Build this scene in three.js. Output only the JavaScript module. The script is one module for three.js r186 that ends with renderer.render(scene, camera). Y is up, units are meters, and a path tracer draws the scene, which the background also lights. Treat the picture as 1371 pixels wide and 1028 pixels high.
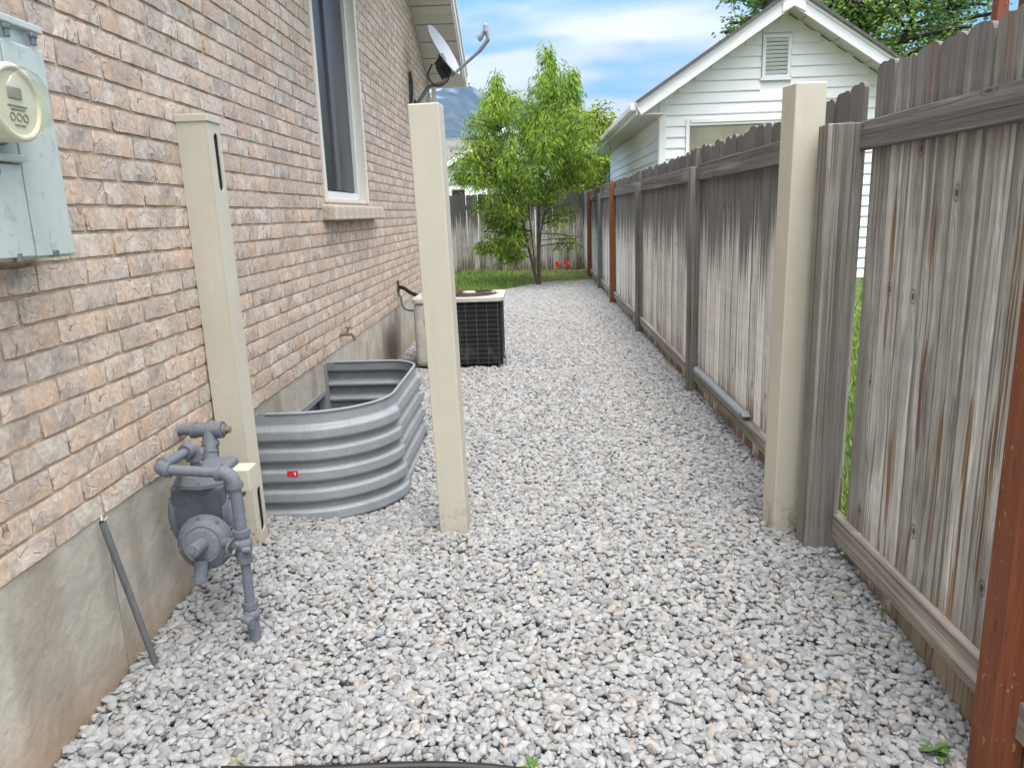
import * as THREE from 'three';
import { mergeGeometries, mergeVertices, toCreasedNormals } from 'three/addons/utils/BufferGeometryUtils.js';
import { RoundedBoxGeometry } from 'three/addons/geometries/RoundedBoxGeometry.js';

// ------------------------------------------------------------------ camera, sky, sun, exposure
const scene = new THREE.Scene();
const camera = new THREE.PerspectiveCamera(54.32, 1024 / 767, 0.05, 9000);
camera.position.set(0, 1.45, 0);
camera.up.set(0.0270, 0.9740, -0.2240);
camera.lookAt(-0.0330, 1.45 - 0.2230, -0.9740);
camera.updateMatrixWorld(true);

const renderer = new THREE.WebGLRenderer({ antialias: true });
renderer.setSize(1024, 767);
renderer.toneMapping = THREE.LinearToneMapping;
renderer.toneMappingExposure = 3.5;
renderer.shadowMap.enabled = true;

const SUN = new THREE.Vector3(0.12, 0.92, 0.30).normalize();
const sun = new THREE.DirectionalLight(0xfff6ea, 0.9);
sun.position.copy(SUN).multiplyScalar(40); sun.target.position.set(0, 0, -6);
sun.position.add(sun.target.position);
sun.castShadow = true; sun.shadow.radius = 45; sun.shadow.mapSize.set(2048, 2048);
Object.assign(sun.shadow.camera, { left: -14, right: 14, top: 14, bottom: -14, near: 1, far: 90 });
scene.add(sun, sun.target);
scene.fog = new THREE.FogExp2(0x7ba6e4, 0.000095);

// ------------------------------------------------------------------ random and noise
function rng(seed) { let s = seed >>> 0; return () => { s = (s + 0x6D2B79F5) >>> 0; let t = s; t = Math.imul(t ^ (t >>> 15), t | 1); t ^= t + Math.imul(t ^ (t >>> 7), t | 61); return ((t ^ (t >>> 14)) >>> 0) / 4294967296; }; }
const HT = new Float32Array(65536); { const r = rng(991); for (let i = 0; i < 65536; i++) HT[i] = r(); }
const hsh = (x, y, s) => HT[(Math.imul(x, 7919) + Math.imul(y, 104729) + Math.imul(s, 1299709)) & 65535];
function vn(x, y, px, py, s = 0) {                       // periodic value noise, 0..1
  const xi = Math.floor(x), yi = Math.floor(y); let fx = x - xi, fy = y - yi;
  fx = fx * fx * (3 - 2 * fx); fy = fy * fy * (3 - 2 * fy);
  const x0 = ((xi % px) + px) % px, y0 = ((yi % py) + py) % py, x1 = (x0 + 1) % px, y1 = (y0 + 1) % py;
  const a = hsh(x0, y0, s), b = hsh(x1, y0, s), c = hsh(x0, y1, s), d = hsh(x1, y1, s);
  return a + (b - a) * fx + (c - a) * fy + (a - b - c + d) * fx * fy;
}
function fbm(u, v, px, py, oct, s = 0) { let a = 0.5, t = 0, n = 0; for (let i = 0; i < oct; i++) { t += a * vn(u * px, v * py, px, py, s + i * 17); n += a; a *= 0.5; px *= 2; py *= 2; } return t / n; }
const clamp = (x, a = 0, b = 1) => Math.min(b, Math.max(a, x));
const sstep = (a, b, x) => { const t = clamp((x - a) / (b - a)); return t * t * (3 - 2 * t); };
const lerp = (a, b, t) => a + (b - a) * t;
const mix3 = (a, b, t) => [lerp(a[0], b[0], t), lerp(a[1], b[1], t), lerp(a[2], b[2], t)];
function tex(w, h, fn, srgb = true) {                    // fn(u, v) -> [r,g,b] in 0..255
  const d = new Uint8Array(w * h * 4);
  for (let j = 0, k = 0; j < h; j++) for (let i = 0; i < w; i++, k += 4) {
    const c = fn((i + 0.5) / w, (j + 0.5) / h);
    if (typeof c === 'number') { d[k] = d[k + 1] = d[k + 2] = clamp(c) * 255; } else { d[k] = clamp(c[0], 0, 255); d[k + 1] = clamp(c[1], 0, 255); d[k + 2] = clamp(c[2], 0, 255); }
    d[k + 3] = 255;
  }
  const t = new THREE.DataTexture(d, w, h, THREE.RGBAFormat);
  t.wrapS = t.wrapT = THREE.RepeatWrapping; t.magFilter = THREE.LinearFilter; t.minFilter = THREE.LinearMipmapLinearFilter; t.generateMipmaps = true;
  if (srgb) t.colorSpace = THREE.SRGBColorSpace; t.needsUpdate = true; return t;
}

// ------------------------------------------------------------------ sky: bright thin cloud with blue breaks
{
  const W = 2048, Hh = 1024, d = new Float32Array(W * Hh * 4);
  for (let j = 0, k = 0; j < Hh; j++) for (let i = 0; i < W; i++, k += 4) {
    const el = ((j + 0.5) / Hh - 0.5) * Math.PI, az = ((i + 0.5) / W - 0.5) * 2 * Math.PI;
    const dx = Math.cos(el) * Math.cos(az), dy = Math.sin(el), dz = Math.cos(el) * Math.sin(az);
    let c;
    if (dy < 0) c = [0.22, 0.22, 0.20];
    else {
      const q = 1 / (dy + 0.12), px = dx * q, pz = dz * q;
      const w1 = fbm(px * 0.05 + 0.31, pz * 0.05 + 0.67, 16, 16, 5, 3);
      const n = fbm(px * 0.028 + 0.53 + w1 * 0.05, pz * 0.055 + 0.33 + w1 * 0.05, 16, 16, 7, 40);
      const cov = sstep(0.475, 0.60, n + 0.07 * (fbm(px * 0.11 + 0.4, pz * 0.2 + 0.7, 32, 32, 5, 90) - 0.5) + 0.20 * sstep(0.3, 0.75, dy));
      const sd = Math.max(0, dx * SUN.x + dy * SUN.y + dz * SUN.z), lum = (0.36 + 2.3 * dy) / 2.7;      // overcast sky: three times brighter overhead than at the horizon
      const blue = mix3([0.105, 0.195, 0.275], [0.085, 0.20, 0.335], Math.pow(dy, 0.5));
      const cl = lum * (0.94 + 0.26 * sstep(0.5, 0.68, n)) + 0.75 * Math.pow(sd, 4);
      c = mix3(blue, [cl * 0.97, cl * 0.995, cl * 1.05], cov * 0.90);
      const hz = Math.exp(-dy * 16); c = mix3(c, [0.22, 0.25, 0.28], hz * 0.45);
    }
    d[k] = c[0]; d[k + 1] = c[1]; d[k + 2] = c[2]; d[k + 3] = 1;
  }
  const t = new THREE.DataTexture(d, W, Hh, THREE.RGBAFormat, THREE.FloatType);
  t.mapping = THREE.EquirectangularReflectionMapping; t.magFilter = t.minFilter = THREE.LinearFilter; t.wrapS = THREE.RepeatWrapping; t.needsUpdate = true;
  scene.background = t; scene.environment = t;
}

// ------------------------------------------------------------------ naming helpers
const used = {};
function numbered(n) { const k = used[n] = (used[n] ?? -1) + 1; return k ? `${n}_${String(k).padStart(3, '0')}` : n; }
function shadows(o) { o.castShadow = o.receiveShadow = true; return o; }
function tag(o, label, category, group, kind) { o.userData.label = label; if (category) o.userData.category = category; if (group) o.userData.group = group; if (kind) o.userData.kind = kind; return o; }
function thing(name, label, category, p = [0, 0, 0], group) { const g = new THREE.Group(); g.name = numbered(name); g.position.set(...p); scene.add(g); return tag(g, label, category, group); }
function part(name, geo, mat, parent, label) { const m = shadows(new THREE.Mesh(geo, mat)); m.name = name; if (parent.isScene) m.name = numbered(name); if (label) m.userData.label = label; parent.add(m); return m; }
const merge = (l) => mergeGeometries(l.map(g => { const q = g.index ? g.toNonIndexed() : g; for (const k of Object.keys(q.attributes)) if (!['position', 'normal', 'uv'].includes(k)) q.deleteAttribute(k); if (!q.attributes.uv) q.setAttribute('uv', new THREE.BufferAttribute(new Float32Array(q.attributes.position.count * 2), 2)); return q; }), false);
const box = (w, h, d, x = 0, y = 0, z = 0) => new THREE.BoxGeometry(w, h, d).translate(x, y, z);
const rbox = (w, h, d, r, x = 0, y = 0, z = 0, s = 2) => new RoundedBoxGeometry(w, h, d, s, r).translate(x, y, z);
const V = (x, y, z) => new THREE.Vector3(x, y, z);
function rod(a, b, r1, r2 = r1, seg = 14) { const A = V(...a), B = V(...b), L = A.distanceTo(B), g = new THREE.CylinderGeometry(r2, r1, L, seg, 1); g.applyQuaternion(new THREE.Quaternion().setFromUnitVectors(V(0, 1, 0), B.clone().sub(A).normalize())); const m = A.add(B).multiplyScalar(0.5); return g.translate(m.x, m.y, m.z); }
const tube = (pts, r, seg = 24, rs = 8) => new THREE.TubeGeometry(new THREE.CatmullRomCurve3(pts.map(p => V(...p))), seg, r, rs, false);
function wuv(g, grain = 'y', ox = 0, oy = 0) {            // uv in metres, v along the grain
  if (g.index) g = g.toNonIndexed();
  const P = g.attributes.position, N = g.attributes.normal, uv = new Float32Array(P.count * 2);
  for (let i = 0; i < P.count; i++) {
    const p = { x: P.getX(i), y: P.getY(i), z: P.getZ(i) }, n = { x: Math.abs(N.getX(i)), y: Math.abs(N.getY(i)), z: Math.abs(N.getZ(i)) };
    let v = p[grain], o = ['x', 'y', 'z'].filter(a => a !== grain), u;
    if (n[grain] > 0.7) { u = p[o[0]]; v = p[o[1]]; } else u = n[o[0]] > n[o[1]] ? p[o[1]] : p[o[0]];
    uv[2 * i] = u + ox; uv[2 * i + 1] = v + oy;
  }
  g.setAttribute('uv', new THREE.BufferAttribute(uv, 2)); return g;
}
function rep(t, su, sv) { const c = t.clone(); c.repeat.set(1 / su, 1 / sv); c.needsUpdate = true; return c; }
const lin = (r, g, b) => new THREE.Color().setRGB(r, g, b);
const std = (o) => new THREE.MeshStandardMaterial(o);

// ------------------------------------------------------------------ textures
const speck = tex(256, 256, (u, v) => { const n = fbm(u, v, 8, 8, 5, 5); return [232 + 60 * (n - 0.5), 232 + 58 * (n - 0.5), 232 + 56 * (n - 0.5)]; });
const speckB = tex(256, 256, (u, v) => fbm(u, v, 12, 12, 5, 6), false);

// brick faces: 2.4 m x 1.2 m, flashed patches and folded bark-like ridges
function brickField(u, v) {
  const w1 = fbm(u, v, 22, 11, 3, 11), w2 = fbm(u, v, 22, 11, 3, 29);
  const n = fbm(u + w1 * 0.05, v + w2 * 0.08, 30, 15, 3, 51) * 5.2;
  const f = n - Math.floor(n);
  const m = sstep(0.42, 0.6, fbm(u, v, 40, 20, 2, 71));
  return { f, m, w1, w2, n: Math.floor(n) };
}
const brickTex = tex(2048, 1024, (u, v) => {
  const { f, m, w1, w2, n } = brickField(u, v);
  const a = vn(u * 30 + w1 * 3, v * 13 + w2 * 2, 30, 13, 7), b = vn(u * 26 + w2 * 3, v * 12 + w1 * 2, 26, 12, 8), g = fbm(u, v, 200, 100, 3, 9), s = hsh(n, 3, 5);
  let c = mix3([208, 191, 176], [209, 184, 162], sstep(0.5, 0.75, a));
  c = mix3(c, [184, 171, 160], sstep(0.60, 0.74, b) * 0.75);
  c = mix3(c, [224, 210, 192], sstep(0.66, 0.8, 1 - a) * 0.7);
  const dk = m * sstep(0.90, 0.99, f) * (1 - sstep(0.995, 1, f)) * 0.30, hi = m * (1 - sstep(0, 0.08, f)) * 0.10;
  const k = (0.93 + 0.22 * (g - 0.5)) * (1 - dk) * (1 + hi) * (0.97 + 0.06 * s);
  return [c[0] * k, c[1] * k, c[2] * k];
});
const brickBump = tex(2048, 1024, (u, v) => { const { f, m } = brickField(u, v); return 0.25 + 0.5 * m * f + 0.25 * (fbm(u, v, 160, 80, 3, 9)); }, false);

// weathered wood. planks 0.14 m wide, 16 per sheet (2.24 m), 1.9 m tall
function plank(u, v, np, hpx) {
  const pi = Math.floor(u * np), q = u * np - pi;
  const off = hsh(pi, 7, 3);
  let ku = q; let knot = 0;
  for (let k = 0; k < 3; k++) {
    const kx = hsh(pi, k, 21), ky = hsh(pi, k, 22), ex = (q - kx) / 0.11, ey = (v - ky) / 0.011;
    if (hsh(pi, k, 23) < 0.34) { const r = Math.sqrt(ex * ex + ey * ey); knot = Math.max(knot, (1 - sstep(0.25, 0.75, r)) + 0.55 * Math.exp(-(((r - 1.0) / 0.16) ** 2))); ku += 0.10 * (q - kx > 0 ? 1 : -1) * Math.exp(-ey * ey * 0.06) * Math.exp(-Math.abs(ex) * 0.8); }
  }
  ku += 0.10 * (vn(v * 9, pi, 9, 64, 31) - 0.5) ;
  const g1 = vn(ku * 9 + pi * 13, v * 3 + off * 5, 4096, 64, 33), g2 = vn(ku * 26 + pi * 31, v * 7, 4096, 64, 35), g3 = vn(ku * 60 + pi * 71, v * 24, 8192, 64, 37);
  const low = vn(ku * 3 + pi * 5, v * 5, 4096, 64, 39);
  return { pi, q, g1, g2, g3, knot, low, id: hsh(pi, 1, 41) };
}
function crackOf(p) { return sstep(0.76, 0.90, p.g2) * 0.6 + sstep(0.74, 0.92, p.g3) * 0.45; }
const fenceFarTex = tex(2048, 1024, (u, v) => {
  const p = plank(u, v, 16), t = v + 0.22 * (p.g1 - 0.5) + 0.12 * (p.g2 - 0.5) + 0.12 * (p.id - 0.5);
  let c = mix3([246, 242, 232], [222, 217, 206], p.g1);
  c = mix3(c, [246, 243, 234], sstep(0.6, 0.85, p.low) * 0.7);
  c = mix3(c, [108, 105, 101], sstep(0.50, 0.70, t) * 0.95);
  c = mix3(c, [118, 88, 62], sstep(0.66, 0.8, p.low) * sstep(0.55, 0.8, p.g1) * 0.8);
  c = mix3(c, [132, 106, 82], (1 - sstep(0.03, 0.13, t)) * 0.8);
  c = mix3(c, [70, 60, 54], crackOf(p) * 0.7); c = mix3(c, [66, 52, 44], Math.min(1, p.knot) * 0.8); c = mix3(c, [92, 80, 70], (1 - sstep(0.02, 0.07, Math.min(p.q, 1 - p.q))) * 0.6);
  const k = 0.95 + 0.14 * (p.g3 - 0.5) + 0.16 * (p.id - 0.5); return [c[0] * k, c[1] * k, c[2] * k];
});
const fenceNearTex = tex(2048, 1024, (u, v) => {
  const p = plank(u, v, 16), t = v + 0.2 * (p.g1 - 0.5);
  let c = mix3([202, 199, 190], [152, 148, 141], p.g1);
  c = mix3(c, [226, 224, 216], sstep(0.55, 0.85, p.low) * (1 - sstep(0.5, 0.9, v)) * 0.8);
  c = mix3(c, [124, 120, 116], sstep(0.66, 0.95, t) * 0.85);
  const st = vn(u * 16 * 4, v * 3.2, 64, 8, 77) * (1 - Math.abs(p.q - 0.5) * 0.8);
  c = mix3(c, [128, 97, 70], sstep(0.56, 0.70, st) * sstep(0.3, 0.55, p.g2) * 0.85);
  c = mix3(c, [150, 124, 96], (1 - sstep(0.06, 0.16, t)) * 0.65);
  c = mix3(c, [66, 58, 53], crackOf(p) * 0.75); c = mix3(c, [70, 56, 46], Math.min(1, p.knot) * 0.85); c = mix3(c, [96, 86, 78], (1 - sstep(0.02, 0.07, Math.min(p.q, 1 - p.q))) * 0.6);
  const k = 0.94 + 0.26 * (p.g3 - 0.5) + 0.14 * (p.g2 - 0.5) + 0.18 * (p.id - 0.5); return [c[0] * k, c[1] * k, c[2] * k];
});
const plankBump = tex(2048, 1024, (u, v) => { const p = plank(u, v, 16); return 0.62 + 0.25 * (p.g2 - 0.5) + 0.18 * (p.g3 - 0.5) - 0.5 * crackOf(p); }, false);
// rails and posts: grey wood, 8 planks of 0.1 m over 0.8 m x 2.4 m
const beamTex = tex(1024, 1024, (u, v) => {
  const p = plank(u, v, 8); let c = mix3([138, 133, 126], [92, 89, 85], p.g1); c = mix3(c, [164, 159, 151], sstep(0.6, 0.9, p.low) * 0.6);
  c = mix3(c, [62, 55, 51], crackOf(p) * 0.8); c = mix3(c, [72, 58, 48], Math.min(1, p.knot) * 0.8); const k = 0.97 + 0.18 * (p.g3 - 0.5); return [c[0] * k, c[1] * k, c[2] * k];
});
const beamBump = tex(1024, 1024, (u, v) => { const p = plank(u, v, 8); return 0.6 + 0.3 * (p.g2 - 0.5) + 0.2 * (p.g3 - 0.5) - 0.5 * crackOf(p); }, false);
const stainTex = (c0, c1, seed, chips) => tex(512, 1024, (u, v) => {
  const g = vn(u * 34, v * 5, 34, 5, seed), g2 = vn(u * 90, v * 14, 90, 14, seed + 1); let c = mix3(c0, c1, 0.55 * g + 0.45 * g2);
  c = mix3(c, [40, 16, 9], sstep(0.88, 0.96, g2) * 0.5);
  const ch = fbm(u, v, 30, 60, 3, seed + 5) * 0.7 + 0.3 * vn(u * 64, v * 22, 64, 22, seed + 6); c = mix3(c, [205, 180, 160], sstep(0.745, 0.77, ch) * chips); return c;
});
const concrete = (seed, L, soot) => [tex(1024, 256, (u, v) => {           // u along L metres, v over 0.9 m from y=-0.35
  const y = v * 0.9 - 0.35, a = fbm(u, v, Math.round(L * 2), 2, 6, seed), b = fbm(u, v, Math.round(L * 9), 8, 4, seed + 3), d = vn(u * L * 7, v * 1.5, Math.round(L * 7), 2, seed + 6);
  let c = mix3([200, 192, 177], [180, 171, 156], a); c = mix3(c, [196, 190, 180], sstep(0.58, 0.75, b) * 0.4);
  c = mix3(c, [134, 122, 106], sstep(0.55, 0.8, d) * 0.35);
  c = mix3(c, [170, 134, 104], (1 - sstep(-0.12, 0.20, y + 0.22 * (a - 0.5))) * 0.6);
  if (soot) { const z = 5 + u * L; let s = Math.exp(-(((z - 7.35) / 0.34) ** 2)) * (1 - sstep(0.18, 0.5, y)) * (0.6 + 0.5 * d); c = mix3(c, [70, 54, 44], clamp(s * 0.95)); c = mix3(c, [176, 150, 120], Math.exp(-(((z - 6.5) / 0.7) ** 2)) * 0.35 * (1 - sstep(0.1, 0.5, y))); }
  const hair = Math.abs(fbm(u, v, Math.round(L * 3), 3, 4, seed + 9) - 0.5); c = mix3(c, [110, 100, 90], (1 - sstep(0.001, 0.004, hair)) * 0.14);
  const k = 0.92 + 0.18 * (b - 0.5) + 0.05 * (vn(u * 512, v * 128, 512, 128, 4) - 0.5); return [c[0] * k, c[1] * k, c[2] * k];
}), tex(512, 256, (u, v) => 0.5 * fbm(u, v, Math.round(L * 4), 4, 3, seed) + 0.5 * fbm(u, v, Math.round(L * 40), 30, 3, seed + 2), false)];

// ------------------------------------------------------------------ materials
const vinylMap = tex(512, 1024, (u, v) => { const n = fbm(u, v, 6, 6, 5, 61), s = vn(u * 60, v * 4, 60, 4, 62), d = sstep(0.64, 0.8, fbm(u, v, 20, 12, 4, 63)); let c = [197 + 12 * (n - 0.5), 190 + 12 * (n - 0.5), 173 + 12 * (n - 0.5)]; c = mix3(c, [172, 161, 140], d * 0.12 + 0.03 * s); const sp = fbm(u, v, 40, 90, 3, 64); c = mix3(c, [140, 126, 104], sstep(0.55, 0.75, sp) * (1 - sstep(0.01, 0.11, v)) * 0.7 + 0.25 * (1 - sstep(0.0, 0.05, v))); c = mix3(c, [222, 218, 206], sstep(0.70, 0.80, fbm(u, v, 14, 50, 5, 65)) * 0.14); return c; });
const M = {
  mortar: std({ color: lin(0.50, 0.39, 0.285), map: rep(speck, 0.25, 0.25), bumpMap: rep(speckB, 0.12, 0.12), bumpScale: 0.004, roughness: 1 }),
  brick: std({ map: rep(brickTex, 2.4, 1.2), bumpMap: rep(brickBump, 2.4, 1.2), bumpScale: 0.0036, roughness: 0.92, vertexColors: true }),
  vinyl: std({ map: rep(vinylMap, 0.8, 2.0), roughness: 0.48, bumpMap: rep(speckB, 0.5, 1.5), bumpScale: 0.0006 }),
  black: std({ color: lin(0.008, 0.008, 0.008), roughness: 0.8 }),
  darkHole: std({ color: lin(0.012, 0.011, 0.010), roughness: 1 }),
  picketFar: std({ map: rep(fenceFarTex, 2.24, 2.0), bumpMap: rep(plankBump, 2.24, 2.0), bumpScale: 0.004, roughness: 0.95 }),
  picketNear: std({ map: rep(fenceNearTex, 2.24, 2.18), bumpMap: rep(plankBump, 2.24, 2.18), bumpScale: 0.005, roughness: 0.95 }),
  beam: std({ map: rep(beamTex, 0.8, 3.4), bumpMap: rep(beamBump, 0.8, 3.4), bumpScale: 0.005, roughness: 0.95 }),
  beamGrey: std({ color: lin(1.3, 1.28, 1.24), map: rep(beamTex, 0.8, 3.4), bumpMap: rep(beamBump, 0.8, 3.4), bumpScale: 0.005, roughness: 0.95 }),
  beamPale: std({ color: lin(1.75, 1.7, 1.6), map: rep(beamTex, 0.8, 3.4), bumpMap: rep(beamBump, 0.8, 3.4), bumpScale: 0.005, roughness: 0.95 }),
  picketBack: std({ color: lin(0.42, 0.42, 0.42), map: rep(fenceFarTex, 2.24, 2.0), bumpMap: rep(plankBump, 2.24, 2.0), bumpScale: 0.004, roughness: 0.95 }),
  orangePost: std({ map: rep(stainTex([138, 88, 55], [108, 66, 40], 131, 0.1), 0.4, 1.2), roughness: 0.8 }),
  brownPost: std({ map: rep(stainTex([134, 75, 44], [106, 55, 31], 151, 0.4), 0.4, 1.0), bumpMap: rep(beamBump, 0.8, 2.4), bumpScale: 0.002, roughness: 0.75 }),
  whiteTrim: std({ color: lin(0.78, 0.77, 0.73), roughness: 0.5 }),
  creamTrim: std({ color: lin(0.76, 0.70, 0.60), roughness: 0.6 }),
  sill: std({ color: lin(0.66, 0.56, 0.44), map: rep(speck, 0.2, 0.2), bumpMap: rep(speckB, 0.15, 0.15), bumpScale: 0.005, roughness: 0.95 }),
  screen: std({ color: lin(0.04, 0.044, 0.05), roughness: 0.32 }),
  mullion: std({ color: lin(0.12, 0.12, 0.125), roughness: 0.5 }),
  glassDark: new THREE.MeshPhysicalMaterial({ color: lin(0.02, 0.024, 0.03), roughness: 0.06, specularIntensity: 1, clearcoat: 1, clearcoatRoughness: 0.04 }),
  soffit: std({ color: lin(0.60, 0.57, 0.52), roughness: 0.6 }),
  shingle: std({ color: lin(0.13, 0.12, 0.115), map: rep(speck, 0.2, 0.2), roughness: 1 }),
  siding: std({ color: lin(0.83, 0.815, 0.80), roughness: 0.45 }),
  sidingTrim: std({ color: lin(0.82, 0.805, 0.79), roughness: 0.5 }),
  panelPaint: std({ map: rep(tex(512, 512, (u, v) => { const n = fbm(u, v, 5, 5, 5, 301), s = vn(u * 40, v * 6, 40, 6, 302), d = sstep(0.6, 0.8, fbm(u, v, 24, 24, 4, 303)); let c = mix3([186, 194, 186], [202, 205, 195], n); c = mix3(c, [156, 172, 174], 0.15 * s + 0.5 * d); return c; }), 0.5, 0.5), roughness: 0.55, metalness: 0.1 }),
  panelSteel: std({ color: lin(0.22, 0.23, 0.24), roughness: 0.5, metalness: 0.6 }),
  meterRing: std({ color: lin(0.66, 0.62, 0.50), roughness: 0.4 }),
  meterFace: std({ color: lin(0.62, 0.60, 0.47), roughness: 0.6 }),
  lcd: std({ color: lin(0.24, 0.25, 0.21), roughness: 0.3 }),
  ink: std({ color: lin(0.20, 0.20, 0.17), roughness: 0.8 }),
  glassClear: new THREE.MeshPhysicalMaterial({ color: lin(0.95, 0.94, 0.88), roughness: 0.08, transmission: 1, thickness: 0, ior: 1.45 }),
  blueTag: std({ color: lin(0.05, 0.13, 0.42), roughness: 0.6 }),
  gasGrey: std({ color: lin(0.19, 0.205, 0.235), map: rep(speck, 0.15, 0.15), bumpMap: rep(speckB, 0.05, 0.05), bumpScale: 0.0009, roughness: 0.48 }),
  gasBody: std({ color: lin(0.11, 0.122, 0.147), map: rep(speck, 0.15, 0.15), bumpMap: rep(speckB, 0.05, 0.05), bumpScale: 0.0009, roughness: 0.5 }),
  rust: std({ color: lin(0.22, 0.20, 0.17), map: rep(speck, 0.05, 0.05), roughness: 0.9 }),
  indexBox: std({ color: lin(0.52, 0.50, 0.39), roughness: 0.35 }),
  galv: std({ map: rep(tex(512, 512, (u, v) => { const n = fbm(u, v, 12, 12, 4, 401), p = hsh(Math.floor(u * 90 + 3 * n), Math.floor(v * 90 + 3 * n), 5); const k = 0.94 + 0.12 * (n - 0.5) + 0.05 * (p - 0.5); return [150 * k, 154 * k, 157 * k]; }), 0.8, 0.8), roughness: 0.5, metalness: 0.05 }),
  red: std({ color: lin(0.55, 0.03, 0.035), roughness: 0.5 }),
  acPaint: std({ color: lin(0.56, 0.54, 0.47), map: rep(speck, 0.6, 0.6), roughness: 0.5 }),
  acRim: std({ color: lin(0.56, 0.54, 0.47), map: rep(speck, 0.6, 0.6), roughness: 0.5 }),
  coil: std({ map: rep(tex(256, 256, (u, v) => { const n = fbm(u, v, 5, 4, 5, 811), q = vn(u * 40, v * 3, 40, 3, 812); const k = 24 + 60 * sstep(0.5, 0.75, n) * (0.4 + 0.6 * q); return [k, k, k * 1.02]; }), 0.5, 0.6), bumpMap: rep(speckB, 0.02, 0.2), bumpScale: 0.004, roughness: 0.75 }),
  wire: std({ color: lin(0.07, 0.07, 0.07), roughness: 0.6 }),
  fanBrown: std({ color: lin(0.09, 0.055, 0.042), map: rep(speck, 0.2, 0.2), roughness: 0.8 }),
  pipeGrey: std({ color: lin(0.15, 0.15, 0.145), map: rep(speck, 0.1, 0.3), roughness: 0.65 }),
  dish: std({ color: lin(0.36, 0.375, 0.40), roughness: 0.45 }),
  dishArm: std({ color: lin(0.27, 0.28, 0.30), roughness: 0.5, metalness: 0.2 }),
  dishDark: std({ color: lin(0.03, 0.032, 0.04), roughness: 0.6 }),
  tanWindow: std({ color: lin(0.30, 0.28, 0.20), map: rep(speck, 1.0, 1.0), roughness: 0.6 }),
  bark: std({ color: lin(0.15, 0.11, 0.075), map: rep(speck, 0.1, 0.3), bumpMap: rep(speckB, 0.05, 0.2), bumpScale: 0.006, roughness: 1 }),
  barkDark: std({ color: lin(0.035, 0.03, 0.026), roughness: 1 }),
  soil: std({ color: lin(0.32, 0.315, 0.30), map: rep(speck, 0.15, 0.15), bumpMap: rep(speckB, 0.1, 0.1), bumpScale: 0.01, roughness: 1 }),
  lawn: std({ color: lin(0.07, 0.11, 0.025), map: rep(speck, 0.6, 0.6), roughness: 1 }),
  edging: std({ color: lin(0.008, 0.008, 0.008), roughness: 0.5 }),
  flag: std({ color: lin(0.80, 0.08, 0.03), roughness: 0.6, side: THREE.DoubleSide }),
};
const leafMat = (r, g, b) => new THREE.MeshPhysicalMaterial({ color: lin(r, g, b), vertexColors: true, roughness: 0.75, transmission: 0.32, thickness: 0, side: THREE.DoubleSide, specularIntensity: 0.4 });

// ------------------------------------------------------------------ ground
const WX = -1.44;                                          // brick face of the house
const PX = 1.30;                                           // picket face of the side fence
function gy(x, z) { const t = Math.max(0, z + 3.15) / 1.3; const well = -0.10 * Math.exp(-(((x + 0.95) / 0.5) ** 2) - (((z + 3.9) / 0.65) ** 2)); return -(0.075 + 0.055 * clamp((x + 1.4) / 2.7)) * Math.pow(t, 1.25) + well + 0.02 * (vn(x * 1.3 + 50, z * 1.3 + 50, 256, 256, 2) - 0.5); }
// plan outline of the window well, wall to wall; o pushes it outwards
function wellOutline(o, n = 40) {
  const x0 = WX - 0.012, x1 = -0.805 + o, z0 = -3.66 + o, z1 = -5.02 - o, R1 = 0.46, R2 = 0.22, p = [];
  p.push([x0, z0], [x0 + 0.06, z0]); const c1 = [x1 - R1, z0 - R1 * 0.92], c2 = [x1 - R2, z1 + R2];
  for (let i = 0; i <= n; i++) { const a = Math.PI / 2 * (1 - i / n); p.push([c1[0] + R1 * Math.cos(a), c1[1] + R1 * 0.92 * Math.sin(a)]); }
  for (let i = 0; i <= n / 2; i++) { const a = -Math.PI / 2 * (i / (n / 2)); p.push([c2[0] + R2 * Math.cos(a), c2[1] + R2 * Math.sin(a)]); }
  p.push([x0 + 0.3, z1], [x0 + 0.06, z1], [x0, z1]); return p;
}
const wellPoly = wellOutline(0.01, 12);
function inPoly(x, z, P) { let c = false; for (let i = 0, j = P.length - 1; i < P.length; j = i++) { const [xi, zi] = P[i], [xj, zj] = P[j]; if ((zi > z) !== (zj > z) && x < (xj - xi) * (z - zi) / (zj - zi) + xi) c = !c; } return c; }
function sheet(x0, x1, nx, z0, z1, nz, yf, skip) {
  const P = [], U = [], I = [];
  for (let j = 0; j <= nz; j++) for (let i = 0; i <= nx; i++) { const x = lerp(x0, x1, i / nx), z = lerp(z0, z1, j / nz); P.push(x, yf(x, z), z); U.push(x, z); }
  for (let j = 0; j < nz; j++) for (let i = 0; i < nx; i++) { const a = j * (nx + 1) + i; if (skip && skip(lerp(x0, x1, (i + 0.5) / nx), lerp(z0, z1, (j + 0.5) / nz))) continue; I.push(a, a + nx + 1, a + 1, a + 1, a + nx + 1, a + nx + 2); }
  const g = new THREE.BufferGeometry(); g.setAttribute('position', new THREE.Float32BufferAttribute(P, 3)); g.setAttribute('uv', new THREE.Float32BufferAttribute(U, 2)); g.setIndex(I); g.computeVertexNormals(); g.computeBoundingSphere();
  const N = g.attributes.normal; if (N.getY(0) < 0) { const ix = g.index.array; for (let k = 0; k < ix.length; k += 3) { const t = ix[k]; ix[k] = ix[k + 1]; ix[k + 1] = t; } g.computeVertexNormals(); }
  return g;
}
const struct = (name, geo, mat, label) => { const m = part(name, geo, mat, scene, label); m.userData.kind = 'structure'; return m; };
struct('ground', sheet(-1.62, 1.36, 60, 0.6, -17, 352, (x, z) => gy(x, z) - 0.036, (x, z) => inPoly(x, z, wellPoly)), M.soil, 'dark soil bed under the grey gravel of the side yard');
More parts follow.
